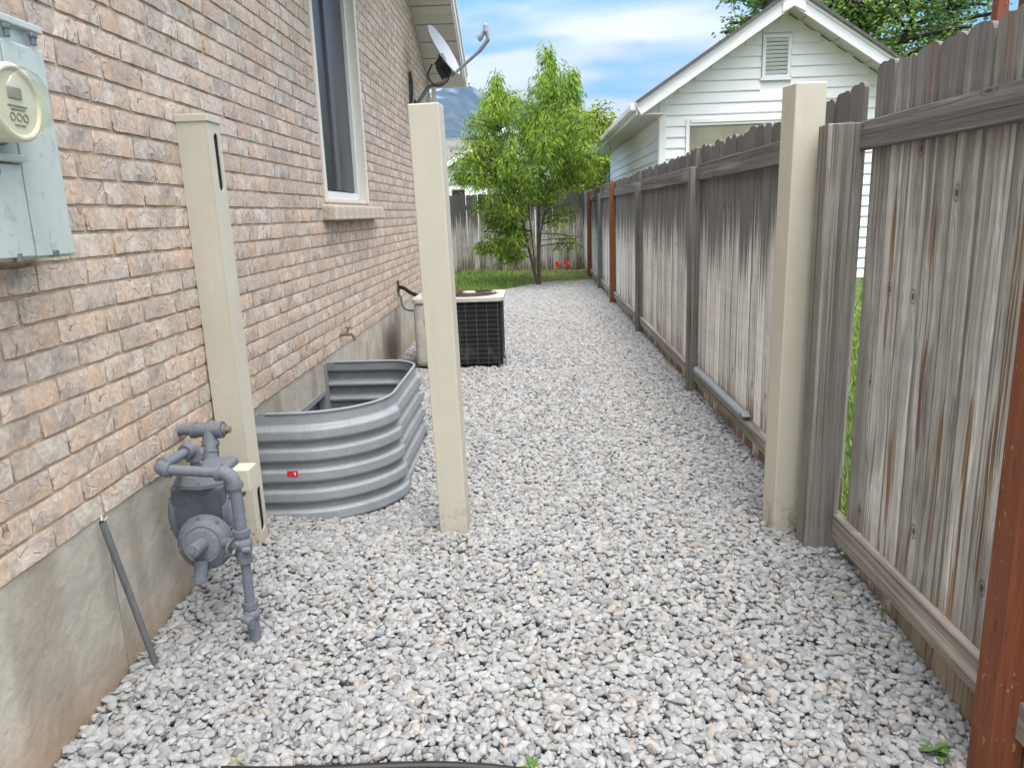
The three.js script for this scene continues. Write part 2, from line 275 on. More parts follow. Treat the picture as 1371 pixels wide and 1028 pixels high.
struct('lawn', merge([sheet(-9, 1.36, 40, -14.2, -19.4, 20, (x, z) => -0.05 - 0.0 * x), sheet(-9, 1.36, 4, -19.4, -60, 10, () => -0.06), sheet(-9, 1.3, 6, 12, 0.6, 6, () => -0.3)]), M.lawn, 'green lawn between the gravel and the back fence');
const LAWNY = (x, z) => lerp(-0.08, 0.27, sstep(1.36, 2.6, x)) + 0.02 * vn(x, z, 64, 64, 3);
struct('neighbour_lawn', merge([sheet(1.36, 2.8, 10, 12, -60, 60, LAWNY), sheet(2.8, 60, 30, 12, -60, 60, LAWNY)]), M.lawn, 'lawn beyond the side fence around the white garage');
//(x, z) => lerp(-0.08, 0.27, sstep(1.36, 2.6, x)) + 0.02 * vn(x, z, 64, 64, 3)), M.lawn, 'lawn beyond the side fence around the white garage');
struct('valley_floor', sheet(-6000, 6000, 20, -60, -6000, 20, () => -0.4), M.lawn, 'far ground of the valley');

// gravel
function pebbleGeo(seed, detail) {
  let g = new THREE.IcosahedronGeometry(1, detail); g.deleteAttribute('normal'); const uv = g.attributes.uv.clone(); g.deleteAttribute('uv'); g = mergeVertices(g, 1e-4);
  const P = g.attributes.position, r = rng(seed), ax = [];
  for (let k = 0; k < 9; k++) { const v = V(r() * 2 - 1, r() * 2 - 1, r() * 2 - 1).normalize(); ax.push([v, 0.58 + 0.34 * r()]); }
  for (let i = 0; i < P.count; i++) {
    const v = V(P.getX(i), P.getY(i), P.getZ(i));
    for (const [n, d] of ax) { const t = v.dot(n); if (t > d) v.addScaledVector(n, (d - t) * 0.82); }     // flattened facets
    v.multiplyScalar(1 + 0.10 * (r() - 0.5)); P.setXYZ(i, v.x, v.y * 0.62, v.z * 0.78);
  }
  const U = new Float32Array(P.count * 2); for (let i = 0; i < P.count; i++) { U[2 * i] = P.getX(i) * 0.2 + seed * 0.13; U[2 * i + 1] = (P.getZ(i) + P.getY(i)) * 0.2; }
  g.setAttribute('uv', new THREE.BufferAttribute(U, 2)); g.computeVertexNormals(); return g;
}
{
  const pm = std({ color: lin(1, 1, 1), map: speck, bumpMap: speckB, bumpScale: 0.0012, roughness: 0.8 });
  const r = rng(4242), lots = Array.from({ length: 10 }, () => []), post = [[-1.437, -1.306, -3.30, -3.17]];
  function put(x, z, lift, big) {
    const near = z > -5.2, L = (0.0104 + 0.0105 * Math.pow(r(), 1.9)) * big, k = Math.floor(r() * 5) + (near ? 0 : 5);
    lots[k].push([x, gy(x, z) + lift, z, L, r() * 6.28, (r() - 0.5) * 0.62, (r() - 0.5) * 0.62, r(), r(), r()]);
  }
  const ok = (x, z) => {
    if (inPoly(x, z, wellPoly)) return false;
    if (x < WX + 0.0 || x > PX - 0.005) return false;
    if (z < -12.6 && x < 0.4) { const e = -14.1 - 1.9 * sstep(-1.2, 0.5, x); if (z < e + 0.15 * Math.sin(x * 9)) return false; }
    if (z < -15.95 - 0.3 * x) return false;
    if (x > -1.16 && x < -0.3 && z < -7.12 && z > -7.72) return false;
    const ez = -1.85 + 0.03 * Math.sin(x * 4); if (z > ez + (x > -0.97 && x < -0.02 ? 0 : 0.5)) return false;
    return true;
  };
  let z = -1.45; 
  while (z > -16.4) {
    const c = z > -5.2 ? 0.0182 : lerp(0.0185, 0.026, clamp((-z - 5.2) / 6)), big = z > -5.2 ? 1 : lerp(1, 1.35, clamp((-z - 5.2) / 6));
    for (let x = -1.47; x < 1.33; x += c) { for (let layer = 0; layer < 2; layer++) { if (layer && r() > 0.74) continue; const px = x + (r() - 0.5) * c * 1.5, pz = z + (r() - 0.5) * c * 1.5; if (ok(px, pz)) put(px, pz, layer ? -0.010 + 0.010 * r() : -0.022 + 0.009 * r(), big * (layer ? 1.08 : 0.95)); } }
    z -= c;
  }
  const list = [];
  lots.forEach((l, k) => {
    const im = new THREE.InstancedMesh(pebbleGeo(100 + k, k < 5 ? 2 : 1), pm, l.length), m4 = new THREE.Matrix4(), q = new THREE.Quaternion(), e = new THREE.Euler(), col = new THREE.Color();
    l.forEach(([x, y, zz, L, a, b, c, t, h, w], i) => {
      e.set(b, a, c, 'YXZ'); q.setFromEuler(e); m4.compose(V(x, y, zz), q, V(L * (1.0 + 0.5 * w), L * (0.8 + 0.45 * h), L * (0.85 + 0.3 * t))); im.setMatrixAt(i, m4);
      const b0 = 0.45 + 0.27 * Math.pow(t, 1.0); let cr = b0 * 1.0, cg = b0 * 0.988, cb = b0 * 0.968;
      if (h < 0.12) { cr *= 0.93; cg *= 0.985; cb *= 1.03; } else if (h > 0.965) { cr *= 1.08; cg *= 0.96; cb *= 0.84; } else if (h > 0.94) { cr *= 1.02; cg *= 0.93; cb *= 0.88; }
      if (w < 0.05) { cr *= 0.66; cg *= 0.67; cb *= 0.69; }
      im.setColorAt(i, col.setRGB(cr * 0.60, cg * 0.60, cb * 0.598));
    });
    im.name = numbered('gravel'); shadows(im); list.push(im);
  });
  const g = thing('gravel_bed', 'light grey river pebbles covering the side yard between house and fence', 'gravel'); g.userData.kind = 'stuff';
  list.forEach(im => { im.name = 'pebble'; im.userData.kind = 'stuff'; g.add(im); });
}

// ------------------------------------------------------------------ brick house
const house = thing('brick_house', 'pinkish tan brick house with gable end along the left side of the gravel', 'house');
const Z0 = 0.6, Z1 = -11.52, FT = 0.518, RIDGE = -5.46, SLOPE = 0.468;
const wallTop = (z) => 4.05 + SLOPE * ((z < RIDGE ? z : 2 * RIDGE - z) + 10.02);
const WIN = { z0: -5.33, z1: -6.74, y0: 1.565, y1: 3.36 };
{
  const sh = new THREE.Shape(); sh.moveTo(-Z0, FT); sh.lineTo(-Z1, FT); sh.lineTo(-Z1, wallTop(Z1)); sh.lineTo(-RIDGE, wallTop(RIDGE)); sh.lineTo(-Z0, wallTop(Z0)); sh.closePath();
  const hole = new THREE.Path(); hole.moveTo(-WIN.z0, WIN.y0); hole.lineTo(-WIN.z1, WIN.y0); hole.lineTo(-WIN.z1, WIN.y1); hole.lineTo(-WIN.z0, WIN.y1); hole.closePath(); sh.holes.push(hole);
  const slab = new THREE.ExtrudeGeometry(sh, { depth: 0.12, bevelEnabled: false });          // local x = -z, local z = depth
  const sh2 = new THREE.Shape(sh.getPoints()); const core = new THREE.ExtrudeGeometry(sh2, { depth: 7, bevelEnabled: false }).translate(0, 0, -7.002);
  const g = merge([slab, core]).rotateY(Math.PI / 2); g.translate(WX - 0.127, 0, 0);
  const wall = part('brick_wall', wuv(g, 'y'), M.mortar, house);

  // bricks: a few variants share geometry; the rest are merged
  const BL = 0.242, BH = 0.0708, BD = 0.03, CO = 0.0834;
  function brickGeo(seed, len) {
    const r = rng(seed), nx = 6, ny = 2, P = [], U = [], C = [], I = [], uo = r() * 2.4, vo = r() * 1.2;
    const t = r(), tint = [lerp(0.98, 1.05, t), 0.99, lerp(1.0, 0.95, t)], k = 0.86 + 0.20 * r(), F = [];
    const edge = Array.from({ length: nx + 1 }, () => [(r() - 0.5) * 0.0034, (r() - 0.5) * 0.0034]);
    for (let j = 0; j <= ny; j++) for (let i = 0; i <= nx; i++) {
      let s = (i / nx - 0.5) * len, y = (j / ny - 0.5) * BH, d = (r() - 0.5) * 0.0032;
      if (i === 0 || i === nx) { s += (r() - 0.5) * 0.004; d -= 0.0022; } if (j === 0) { y += edge[i][0]; d -= 0.0018; } if (j === ny) { y += edge[i][1]; d -= 0.0018; }
      P.push(d, y, -s); U.push(s + uo, y + vo); C.push(k * tint[0], k * tint[1], k * tint[2]);
    }
    const id = (i, j) => j * (nx + 1) + i; for (let j = 0; j < ny; j++) for (let i = 0; i < nx; i++) I.push(id(i, j), id(i + 1, j), id(i + 1, j + 1), id(i, j), id(i + 1, j + 1), id(i, j + 1));
    const ring = []; for (let i = 0; i < nx; i++) ring.push(id(i, 0)); for (let j = 0; j < ny; j++) ring.push(id(nx, j)); for (let i = nx; i > 0; i--) ring.push(id(i, ny)); for (let j = ny; j > 0; j--) ring.push(id(0, j));
    const b0 = P.length / 3; for (const q of ring) { for (const dd of [0, -BD]) { P.push(P[3 * q] + dd, P[3 * q + 1], P[3 * q + 2]); U.push(U[2 * q], U[2 * q + 1] + dd); C.push(k * tint[0], k * tint[1], k * tint[2]); } }
    const n = ring.length; for (let i = 0; i < n; i++) { const a = b0 + 2 * i, b = b0 + 2 * ((i + 1) % n); I.push(a, a + 1, b, b, a + 1, b + 1); }
    const q = new THREE.BufferGeometry(); q.setAttribute('position', new THREE.Float32BufferAttribute(P, 3)); q.setAttribute('uv', new THREE.Float32BufferAttribute(U, 2)); q.setAttribute('color', new THREE.Float32BufferAttribute(C, 3)); q.setIndex(I); q.computeVertexNormals(); return q;
  }
  const full = Array.from({ length: 40 }, (_, i) => brickGeo(700 + i, BL)), halves = Array.from({ length: 12 }, (_, i) => brickGeo(900 + i, 0.115));
  const r = rng(77), all = [];
  for (let c = 0; c < 75; c++) {
    const y = FT + 0.005 + CO * (c + 0.5) - 0.006; let s = -Z0 - 0.13 + (c % 2) * 0.127 + (r() - 0.5) * 0.05;
    while (s < -Z1) {
      const L = BL + (r() - 0.5) * 0.008; let a = s, b = s + L; s = b + 0.011;
      a = Math.max(a, -Z0); b = Math.min(b, -Z1); if (b - a < 0.03) continue;
      if (y + BH / 2 > wallTop(-a) - 0.01 || y + BH / 2 > wallTop(-b) - 0.01) continue;
      const segs = []; const wa = -WIN.z0 - 0.004, wb = -WIN.z1 + 0.004;
      const sillRow = y > 1.43 && y < 1.575;
      if ((y > WIN.y0 - 0.03 && y < WIN.y1 + 0.03) && b > wa && a < wb) { if (a < wa - 0.03) segs.push([a, wa]); if (b > wb + 0.03) segs.push([wb, b]); } else segs.push([a, b]);
      for (const [p, q] of segs) all.push({ y, z: -(p + q) / 2, L: q - p, dx: (r() - 0.5) * 0.003, ry: (r() - 0.5) * 0.008, v: r() });
    }
  }
  const f = 1002 * 1024 / 1371, inv = camera.matrixWorld.clone().invert();
  for (const b of all) { const p = V(WX, b.y, b.z).applyMatrix4(inv), d = -p.z, X = f * p.x / d, Y = f * p.y / d; const seen = d > 0 && Math.abs(X) < 525 && Math.abs(Y) < 395; b.w = seen ? Math.abs(WX) / Math.pow(d, 3) : 0; }
  all.sort((a, b) => b.w - a.w);
  const rest = [];
  all.forEach((b, i) => {
    const half = b.L < 0.17, set = half ? halves : full, geo = set[Math.floor(b.v * set.length)], sc = b.L / (half ? 0.115 : BL);
    if (i < 300) { const m = part(i ? `brick_${String(i).padStart(3, '0')}` : 'brick', geo, M.brick, wall); m.position.set(WX + b.dx, b.y, b.z); m.rotation.y = b.ry; m.scale.z = sc; }
    else rest.push(geo.clone().applyMatrix4(new THREE.Matrix4().compose(V(WX + b.dx, b.y, b.z), new THREE.Quaternion().setFromEuler(new THREE.Euler(0, b.ry, 0)), V(1, 1, sc))));
  });
  const st = part('bricks', mergeGeometries(rest, false), M.brick, wall); st.userData.kind = 'stuff';
}
// foundation
{
  const X = WX - 0.008;
  const seg = [[0.6, -2.285, 501, 0], [-2.291, -5.0, 521, 0], [-5.0, Z1, 541, 1]];
  seg.forEach(([a, b, seed, soot]) => {
    const L = a - b, [c, bm] = concrete(seed, L, soot), m = std({ map: c, bumpMap: bm, bumpScale: 0.006, roughness: 0.95 });
    const bs = []; const add = (z0, z1, y0, y1) => bs.push(box(0.2, y1 - y0, z0 - z1, X - 0.1, (y0 + y1) / 2, (z0 + z1) / 2));
    if (seed === 521) { add(a, -3.96, -1.2, FT); add(-4.96, b, -1.2, FT); add(-3.96, -4.96, 0.315, FT); add(-3.96, -4.96, -1.2, -0.75); } else add(a, b, -1.2, FT - 0.001);
    const g = merge(bs), P = g.attributes.position, N = g.attributes.normal, uv = g.attributes.uv;
    for (let i = 0; i < P.count; i++) { uv.setXY(i, (a - P.getZ(i)) / L + (Math.abs(N.getX(i)) < 0.5 ? P.getX(i) * 0.2 : 0), (P.getY(i) + 0.35) / 0.9); }
    part('foundation', g, m, house);
  });
  const bw = part('basement_window', merge([box(0.05, 0.035, 1.0, X - 0.02, 0.2975, -4.46), box(0.05, 0.035, 1.0, X - 0.02, -0.7325, -4.46), box(0.05, 0.99, 0.035, X - 0.02, -0.22, -3.9775), box(0.05, 0.99, 0.035, X - 0.02, -0.22, -4.9425), box(0.05, 0.995, 0.03, X - 0.025, -0.2175, -4.46)]), M.galv, house);
  part('pane', box(0.006, 1.0, 0.95, X - 0.05, -0.22, -4.46), M.glassDark, bw);
}
// window
{
  const { z0, z1, y0, y1 } = WIN, zc = (z0 + z1) / 2, yc = (y0 + y1) / 2, w = z0 - z1, h = y1 - y0, X = WX;
  const win = part('window', merge([
    rbox(0.11, h + 0.0, 0.05, 0.006, X - 0.042, yc, z0 - 0.026), rbox(0.11, h, 0.05, 0.006, X - 0.042, yc, z1 + 0.026), rbox(0.11, 0.05, w - 0.106, 0.006, X - 0.042, y1 - 0.026, zc), rbox(0.09, 0.03, w - 0.106, 0.005, X - 0.055, y0 + 0.016, zc)]), M.creamTrim, house);
  const fx = X - 0.085;
  part('sash_frame', merge([box(0.05, h - 0.09, 0.05, fx, yc, z0 - 0.076), box(0.05, h - 0.09, 0.05, fx, yc, z1 + 0.076), box(0.05, 0.055, w - 0.204, fx, y0 + 0.06, zc), box(0.05, 0.05, w - 0.204, fx, y1 - 0.078, zc)]), M.whiteTrim, win);
  part('screen', box(0.008, h - 0.19, w / 2 - 0.13, fx + 0.006, yc + 0.005, z0 - 0.10 - (w / 2 - 0.13) / 2), M.screen, win);
  part('mullion', rbox(0.052, h - 0.19, 0.11, 0.006, fx + 0.004, yc + 0.005, zc + 0.03), M.mullion, win);
  part('pane', box(0.008, h - 0.19, w / 2 - 0.13, fx - 0.008, yc + 0.005, z1 + 0.10 + (w / 2 - 0.13) / 2), M.screen, win);
  const sg = new RoundedBoxGeometry(0.17, 0.115, 1.70, 3, 0.014); { const P = sg.attributes.position; for (let i = 0; i < P.count; i++) { if (P.getX(i) > 0) P.setY(i, P.getY(i) - 0.018 * (P.getY(i) > 0 ? 1 : 0.2)); } sg.computeVertexNormals(); }
  part('window_sill', wuv(sg.translate(X + 0.01, 1.50, -6.10), 'z'), M.sill, house);
}
// roof with boxed rake
{
  const OX = WX + 0.51, ang = Math.atan(SLOPE), Ls = (RIDGE - (Z1 - 0.02)) / Math.cos(ang);
  const mk = (dirn) => { const L = (Math.abs(RIDGE - Z1) + 0.35) / Math.cos(ang); const g = box(8.2, 0.05, L, 0, 0, 0); g.rotateX(dirn * ang); const mz = RIDGE - dirn * (Math.abs(RIDGE - Z1) + 0.35) / 2, my = wallTop(RIDGE) - SLOPE * (Math.abs(RIDGE - Z1) + 0.35) / 2 + 0.17; return g.translate(OX - 4.1 + 0.03, my, mz); };
  const roof = part('roof', wuv(merge([mk(-1).translate(0, 0.0, 0), mk(1)]), 'x'), M.shingle, house);
  // soffit panels along the far slope, each 0.3 m
  const a0 = Z1 - 0.14, n = 40, st = (RIDGE - a0) / n;
  const sp = box(0.57, 0.012, st / Math.cos(ang) - 0.012, 0, 0, 0);
  for (let i = 0; i < n; i++) { const z = a0 + (i + 0.5) * st; const m = part('soffit_panel', sp, M.soffit, house); m.position.set(WX + 0.217, wallTop(z) - 0.006 - 0.006 * (i % 2), z); m.rotation.x = -ang; }
  { const L = (RIDGE - a0) / Math.cos(ang), m = part('soffit_backing', box(0.52, 0.01, L), M.mullion, house); m.position.set(WX + 0.235, wallTop((RIDGE + a0) / 2) + 0.022, (RIDGE + a0) / 2); m.rotation.x = -ang; }
  const rb = (x, h, th, dy, mat, name) => { const L = (RIDGE - a0) / Math.cos(ang), g = rbox(th, h, L, 0.006); const m = part(name, g, mat, house); m.position.set(x, wallTop((RIDGE + a0) / 2) + dy, (RIDGE + a0) / 2); m.rotation.x = -ang; return m; };
  rb(OX + 0.012, 0.19, 0.024, 0.075, M.whiteTrim, 'rake_board'); rb(OX + 0.035, 0.06, 0.02, 0.155, M.whiteTrim, 'drip_edge');
  part('gutter_end', merge([rbox(0.56, 0.16, 0.03, 0.008, WX + 0.27, wallTop(a0) + 0.065, a0 - 0.017), rbox(0.60, 0.12, 0.11, 0.03, WX + 0.28, wallTop(a0) + 0.09, a0 - 0.09)]), M.whiteTrim, house);
  part('downspout', merge([rbox(0.06, 3.0, 0.08, 0.012, WX - 0.05, 1.6, Z1 - 0.06), rbox(0.06, 0.4, 0.07, 0.012, WX + 0.05, 3.12, Z1 - 0.075)]), M.whiteTrim, house);
  part('cable', tube([[WX + 0.012, 2.8, -9.62], [WX + 0.02, 3.0, -9.66], [WX + 0.015, 3.15, -9.58], [WX + 0.01, 2.7, -9.5]], 0.012, 16, 6), M.dishDark, house);
}
// corrugated window well
{
  const T = thing('window_well', 'galvanized corrugated steel window well curving out from the house foundation', 'window well', [-1.1, 0, -4.34]);
  const base = wellOutline(0, 40); const top = 0.485, bot = -0.62, nh = 150;
  // arc length and per-point outward normal
  const nrm = base.map((p, i) => { const a = base[Math.max(0, i - 1)], b = base[Math.min(base.length - 1, i + 1)]; let tx = b[0] - a[0], tz = b[1] - a[1]; const l = Math.hypot(tx, tz) || 1; return [-tz / l, tx / l]; });
  const corr = (y, i) => {                                    // rounded-trapezoid ribs, pitch 0.108, flattened where the sheet is crimped at the two bends
    if (y > top - 0.055) return 0.0; const ph = ((top - 0.055 - y) / 0.108) % 1; const t = ph < 0.5 ? sstep(0.05, 0.22, ph) : 1 - sstep(0.66, 0.92, ph);
    const f = i / (base.length - 1), crimp = 0.75 * Math.exp(-(((f - 0.635) / 0.035) ** 2)); return 0.034 * t * (1 - crimp);
  };
  function shell(o) { const P = [], U = [], I = []; let s = 0;
    for (let i = 0; i < base.length; i++) { if (i) s += Math.hypot(base[i][0] - base[i - 1][0], base[i][1] - base[i - 1][1]); for (let j = 0; j <= nh; j++) { const y = lerp(top, bot, j / nh), k = corr(y, i) + o + 0.045 * clamp((top - y) / 0.6); P.push(base[i][0] - nrm[i][0] * -k + 1.1, y, base[i][1] + nrm[i][1] * k + 4.34); U.push(s, y); } }
    for (let i = 0; i < base.length - 1; i++) for (let j = 0; j < nh; j++) { const a = i * (nh + 1) + j, b = a + nh + 1; if (o > 0) I.push(a, a + 1, b, b, a + 1, b + 1); else I.push(a, b, a + 1, b, b + 1, a + 1); }
    const g = new THREE.BufferGeometry(); g.setAttribute('position', new THREE.Float32BufferAttribute(P, 3)); g.setAttribute('uv', new THREE.Float32BufferAttribute(U, 2)); g.setIndex(I); g.computeVertexNormals(); return g; }
  // outward test: the normal must point away from the well's centre
  const mid = Math.floor(base.length / 2), cx = -1.1, cz = -4.34; if ((base[mid][0] - cx) * nrm[mid][0] + (base[mid][1] - cz) * nrm[mid][1] < 0) nrm.forEach(n => { n[0] *= -1; n[1] *= -1; });
  part('corrugated_sheet', merge([shell(0.0015), shell(-0.0015)]), M.galv, T);
  part('rim', tube(base.slice(1, -1).map((p) => [p[0] + 1.1, top + 0.003, p[1] + 4.34]), 0.0085, 160, 8), M.galv, T);
  for (const z of [-3.66, -5.02]) part('flange', wuv(box(0.006, top - bot, 0.055, WX - 0.003 + 1.1, (top + bot) / 2, z + 4.34 + (z < -4 ? 0.03 : -0.03))), M.galv, T);
  const lab = part('label', rbox(0.055, 0.034, 0.004, 0.0015), M.red, T); lab.position.set(-1.262 + 1.1, 0.185, -3.66 + 0.060 + 4.34);
  part('label_mark', merge([box(0.010, 0.006, 0.002, 0.012, 0.004, 0.003), box(0.005, 0.014, 0.002, 0.015, -0.001, 0.0035)]), M.whiteTrim, lab);
  struct('well_floor', sheet(-1.5, -0.75, 8, -3.6, -5.1, 8, () => -0.32), std({ color: lin(0.36, 0.35, 0.34), map: rep(speck, 0.1, 0.1), bumpMap: rep(speckB, 0.05, 0.05), bumpScale: 0.02, roughness: 1 }), 'gravel floor at the bottom of the steel window well');
}

// ------------------------------------------------------------------ tan vinyl posts
function slotted(w, h, d, slots, r = 0.006) {              // post body with routed slots on its +x face (shape drawn in z-y)
  return rbox(w, h, d, r, 0, h / 2, 0, 2);
}
function vinylPost(label, x, z, h, rot, leanZ, leanX, o = {}) {
  const T = thing('vinyl_post', label, 'post', [x, o.y ?? gy(x, z) - 0.03, z]); T.rotation.set(leanX, rot, leanZ);
  const w = 0.129;
  if (o.slots) {
    const sh = new THREE.Shape(); sh.moveTo(-w / 2, 0); sh.lineTo(w / 2, 0); sh.lineTo(w / 2, h); sh.lineTo(-w / 2, h); sh.closePath();
    for (const [y0, y1, zo] of o.slots) { const p = new THREE.Path(), a = 0.023; p.moveTo(zo - a, y0 + a); p.absarc(zo, y0 + a, a, Math.PI, 2 * Math.PI, false); p.lineTo(zo + a, y1 - a); p.absarc(zo, y1 - a, a, 0, Math.PI, false); p.closePath(); sh.holes.push(p); }
    const f = new THREE.ExtrudeGeometry(sh, { depth: 0.006, bevelEnabled: false, curveSegments: 8 }).rotateY(Math.PI / 2).translate(w / 2 - 0.006, 0, 0);
    part('post_body', wuv(merge([f, rbox(w - 0.007, h, 0.006, 0.002, -0.0035, h / 2, w / 2 - 0.003), box(w - 0.007, h, 0.006, -0.0035, h / 2, -w / 2 + 0.003), box(0.006, h, w - 0.013, -w / 2 + 0.003, h / 2, 0)]), 'y', x, 0), M.vinyl, T);
    part('slot_inside', box(w - 0.020, h - 0.02, w - 0.02, 0, h / 2, 0), M.darkHole, T);
  } else part('post_body', wuv(rbox(w, h, w, 0.006, 0, h / 2, 0, 2), 'y', x * 3, 0), M.vinyl, T);
  if (o.cap) { const sh = rbox(w + 0.014, 0.03, w + 0.014, 0.004, 0, h + 0.004, 0), py = new THREE.ConeGeometry((w + 0.008) / Math.SQRT2, 0.014, 4, 1).rotateY(Math.PI / 4).translate(0, h + 0.025, 0); part('cap', wuv(merge([sh, py]), 'y'), M.vinyl, T); }
  return T;
}
vinylPost('tan vinyl post with a flat cap and routed slots beside the gas meter', -1.368, -3.234, 1.885, 0, 0.006, 0, { slots: [[1.60, 1.835, 0.014], [0.055, 0.27, 0.014]], cap: true, y: -0.02 });
vinylPost('plain tan vinyl post without a cap standing alone in the gravel', -0.405, -3.33, 1.94, -0.045, 0.012, 0.035, {});
vinylPost('plain tan vinyl post standing close to the grey wooden fence', 1.115, -3.27, 1.94, 0.10, 0.006, 0.03, {});

// ------------------------------------------------------------------ wooden fences
function picketGeo(seed, h, kind) {
  const r = rng(seed), w = 0.140 - 0.003 * r(), sh = new THREE.Shape(), d = 0.018, cut = 0.016 + 0.014 * r(), l = 0.006 * (r() - 0.5), top = h + 0.03 * (r() - 0.5);
  const hw = w / 2; sh.moveTo(-hw, 0); sh.lineTo(hw, 0); sh.lineTo(hw + l, top - cut * (0.8 + 0.5 * r())); sh.lineTo(hw * 0.78, top - cut * 0.42); sh.lineTo(hw * 0.45, top - 0.006 * r()); sh.lineTo(hw * 0.1, top - 0.012 * r()); sh.lineTo(-hw * 0.35, top - 0.01 * r()); sh.lineTo(-hw * 0.76, top - cut * 0.45); sh.lineTo(-hw, top - cut * (0.8 + 0.5 * r())); sh.closePath();
  const g = new THREE.ExtrudeGeometry(sh, { depth: d, bevelEnabled: false }), P = g.attributes.position, uv = g.attributes.uv, N = g.attributes.normal, k = seed % 16;
  for (let i = 0; i < P.count; i++) uv.setXY(i, (k + 0.5) * 0.14 + P.getX(i) * 0.97 + (Math.abs(N.getX(i)) > 0.5 ? P.getZ(i) * 0.5 : 0), P.getY(i));
  return g;                                                // face towards +z
}
const picketsFar = Array.from({ length: 16 }, (_, i) => picketGeo(160 + i, 1.93)), picketsNear = Array.from({ length: 16 }, (_, i) => picketGeo(320 + i, 2.09));
function beamG(w, h, d, grain, seed) { const r = rng(seed); const g = new RoundedBoxGeometry(w, h, d, 2, 0.006); const P = g.attributes.position; for (let i = 0; i < P.count; i++) { P.setXYZ(i, P.getX(i), P.getY(i) , P.getZ(i)); } const L = grain === 'x' ? w : grain === 'y' ? h : d; return wuv(g, grain, r() * 0.8, L / 2 + 0.01 + r() * Math.max(0, 3.38 - L)); }

const fence = thing('wooden_fence', 'long weathered wooden side fence with bleached lower boards along the right of the gravel', 'fence');
{
  const r = rng(31); let z = -3.08;
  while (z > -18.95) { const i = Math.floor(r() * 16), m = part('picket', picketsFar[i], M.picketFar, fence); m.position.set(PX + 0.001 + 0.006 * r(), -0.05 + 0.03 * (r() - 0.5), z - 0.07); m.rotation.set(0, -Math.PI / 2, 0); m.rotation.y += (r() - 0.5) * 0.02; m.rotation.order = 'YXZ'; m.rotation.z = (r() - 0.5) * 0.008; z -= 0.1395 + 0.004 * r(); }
  const posts = [[-5.93, 'g'], [-8.98, 'g'], [-11.9, 'o'], [-14.2, 'g'], [-16.75, 'o']]; let prev = -3.12, k = 0;
  const wide = part('fence_post', beamG(0.138, 1.80, 0.10, 'y', 5), M.beamGrey, fence, 'wide grey post at the gap beside the near panel'); wide.position.set(1.205, 0.84, -3.075);
  for (const [pz, t] of posts) {
    const o = t === 'o', m = part('fence_post', beamG(0.092, o ? 1.93 : 1.80, 0.092, 'y', 40 + k), o ? M.orangePost : M.beam, fence, o ? 'orange brown stained fence post' : undefined);
    m.position.set(PX - 0.048 - (o ? 0.012 : 0), o ? 0.88 : 0.84, pz); m.rotation.z = (r() - 0.5) * 0.012; m.rotation.x = (r() - 0.5) * 0.012;
    if (!o) { const b = part('notch_block', beamG(0.05, 0.16, 0.085, 'y', 60 + k), M.beam, m); b.position.set(0.02, 0.96, 0.0); }
    const L = Math.abs(pz - prev) - 0.096, zc = (prev + pz) / 2;
    const up = part('rail', beamG(0.038, 0.115, L, 'z', 80 + k), M.beam, fence); up.position.set(PX - 0.020, 1.70, zc); up.rotation.x = (r() - 0.5) * 0.006;
    const lo = part('rail', beamG(0.045, 0.095, L, 'z', 90 + k), M.beamPale, fence); lo.position.set(PX - 0.024, 0.135, zc); lo.rotation.x = (r() - 0.5) * 0.006; lo.rotation.z = 0.1;
    prev = pz; k++;
  }
}
{ const T = thing('metal_strip', 'pale grey curved metal strip lying on the lower fence rail between posts', 'metal strip', [PX - 0.045, 0.205, -5.1]);
  const g = new THREE.CylinderGeometry(0.028, 0.028, 1.35, 16, 1, false).rotateX(Math.PI / 2).scale(1, 0.8, 1); part('strip', wuv(g, 'z'), M.galv, T); const e = part('torn_end', rbox(0.05, 0.012, 0.07, 0.004), M.galv, T); e.position.set(0, 0.012, 0.70); e.rotation.x = 0.3; }
const near = thing('fence_panel', 'closest weathered grey fence panel with brown streaks beside the wide gap', 'fence panel');
{
  const r = rng(57); let z = -2.905;
  const edges = [0.126, 0.136]; let k = 0;
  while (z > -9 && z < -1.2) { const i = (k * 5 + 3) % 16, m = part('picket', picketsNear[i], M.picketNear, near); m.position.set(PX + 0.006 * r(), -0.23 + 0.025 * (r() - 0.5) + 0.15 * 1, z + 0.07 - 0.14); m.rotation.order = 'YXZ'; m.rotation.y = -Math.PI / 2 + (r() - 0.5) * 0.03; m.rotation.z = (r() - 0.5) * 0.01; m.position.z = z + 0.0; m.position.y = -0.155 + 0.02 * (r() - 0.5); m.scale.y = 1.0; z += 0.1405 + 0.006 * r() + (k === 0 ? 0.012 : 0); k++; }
  const ur = part('rail', beamG(0.038, 0.105, 2.2, 'z', 201), M.beam, near); ur.position.set(PX - 0.022, 1.688, -2.03); ur.rotation.x = 0.002;
  const lr = part('rail', beamG(0.046, 0.112, 2.2, 'z', 203), M.beamPale, near); lr.position.set(PX - 0.026, 0.092, -2.03);
  const skirt = picketGeo(777, 0.3);
  const bp = part('fence_post', wuv(new RoundedBoxGeometry(0.092, 2.4, 0.092, 3, 0.006), 'y', 0.13, 0.4), M.brownPost, near, 'red brown painted post with chipped paint at the picture edge'); bp.position.set(1.234, 0.75, -1.815); bp.rotation.z = 0.0;
}
const back = thing('back_fence', 'dark grey board fence closing the far end of the yard behind the tree', 'fence');
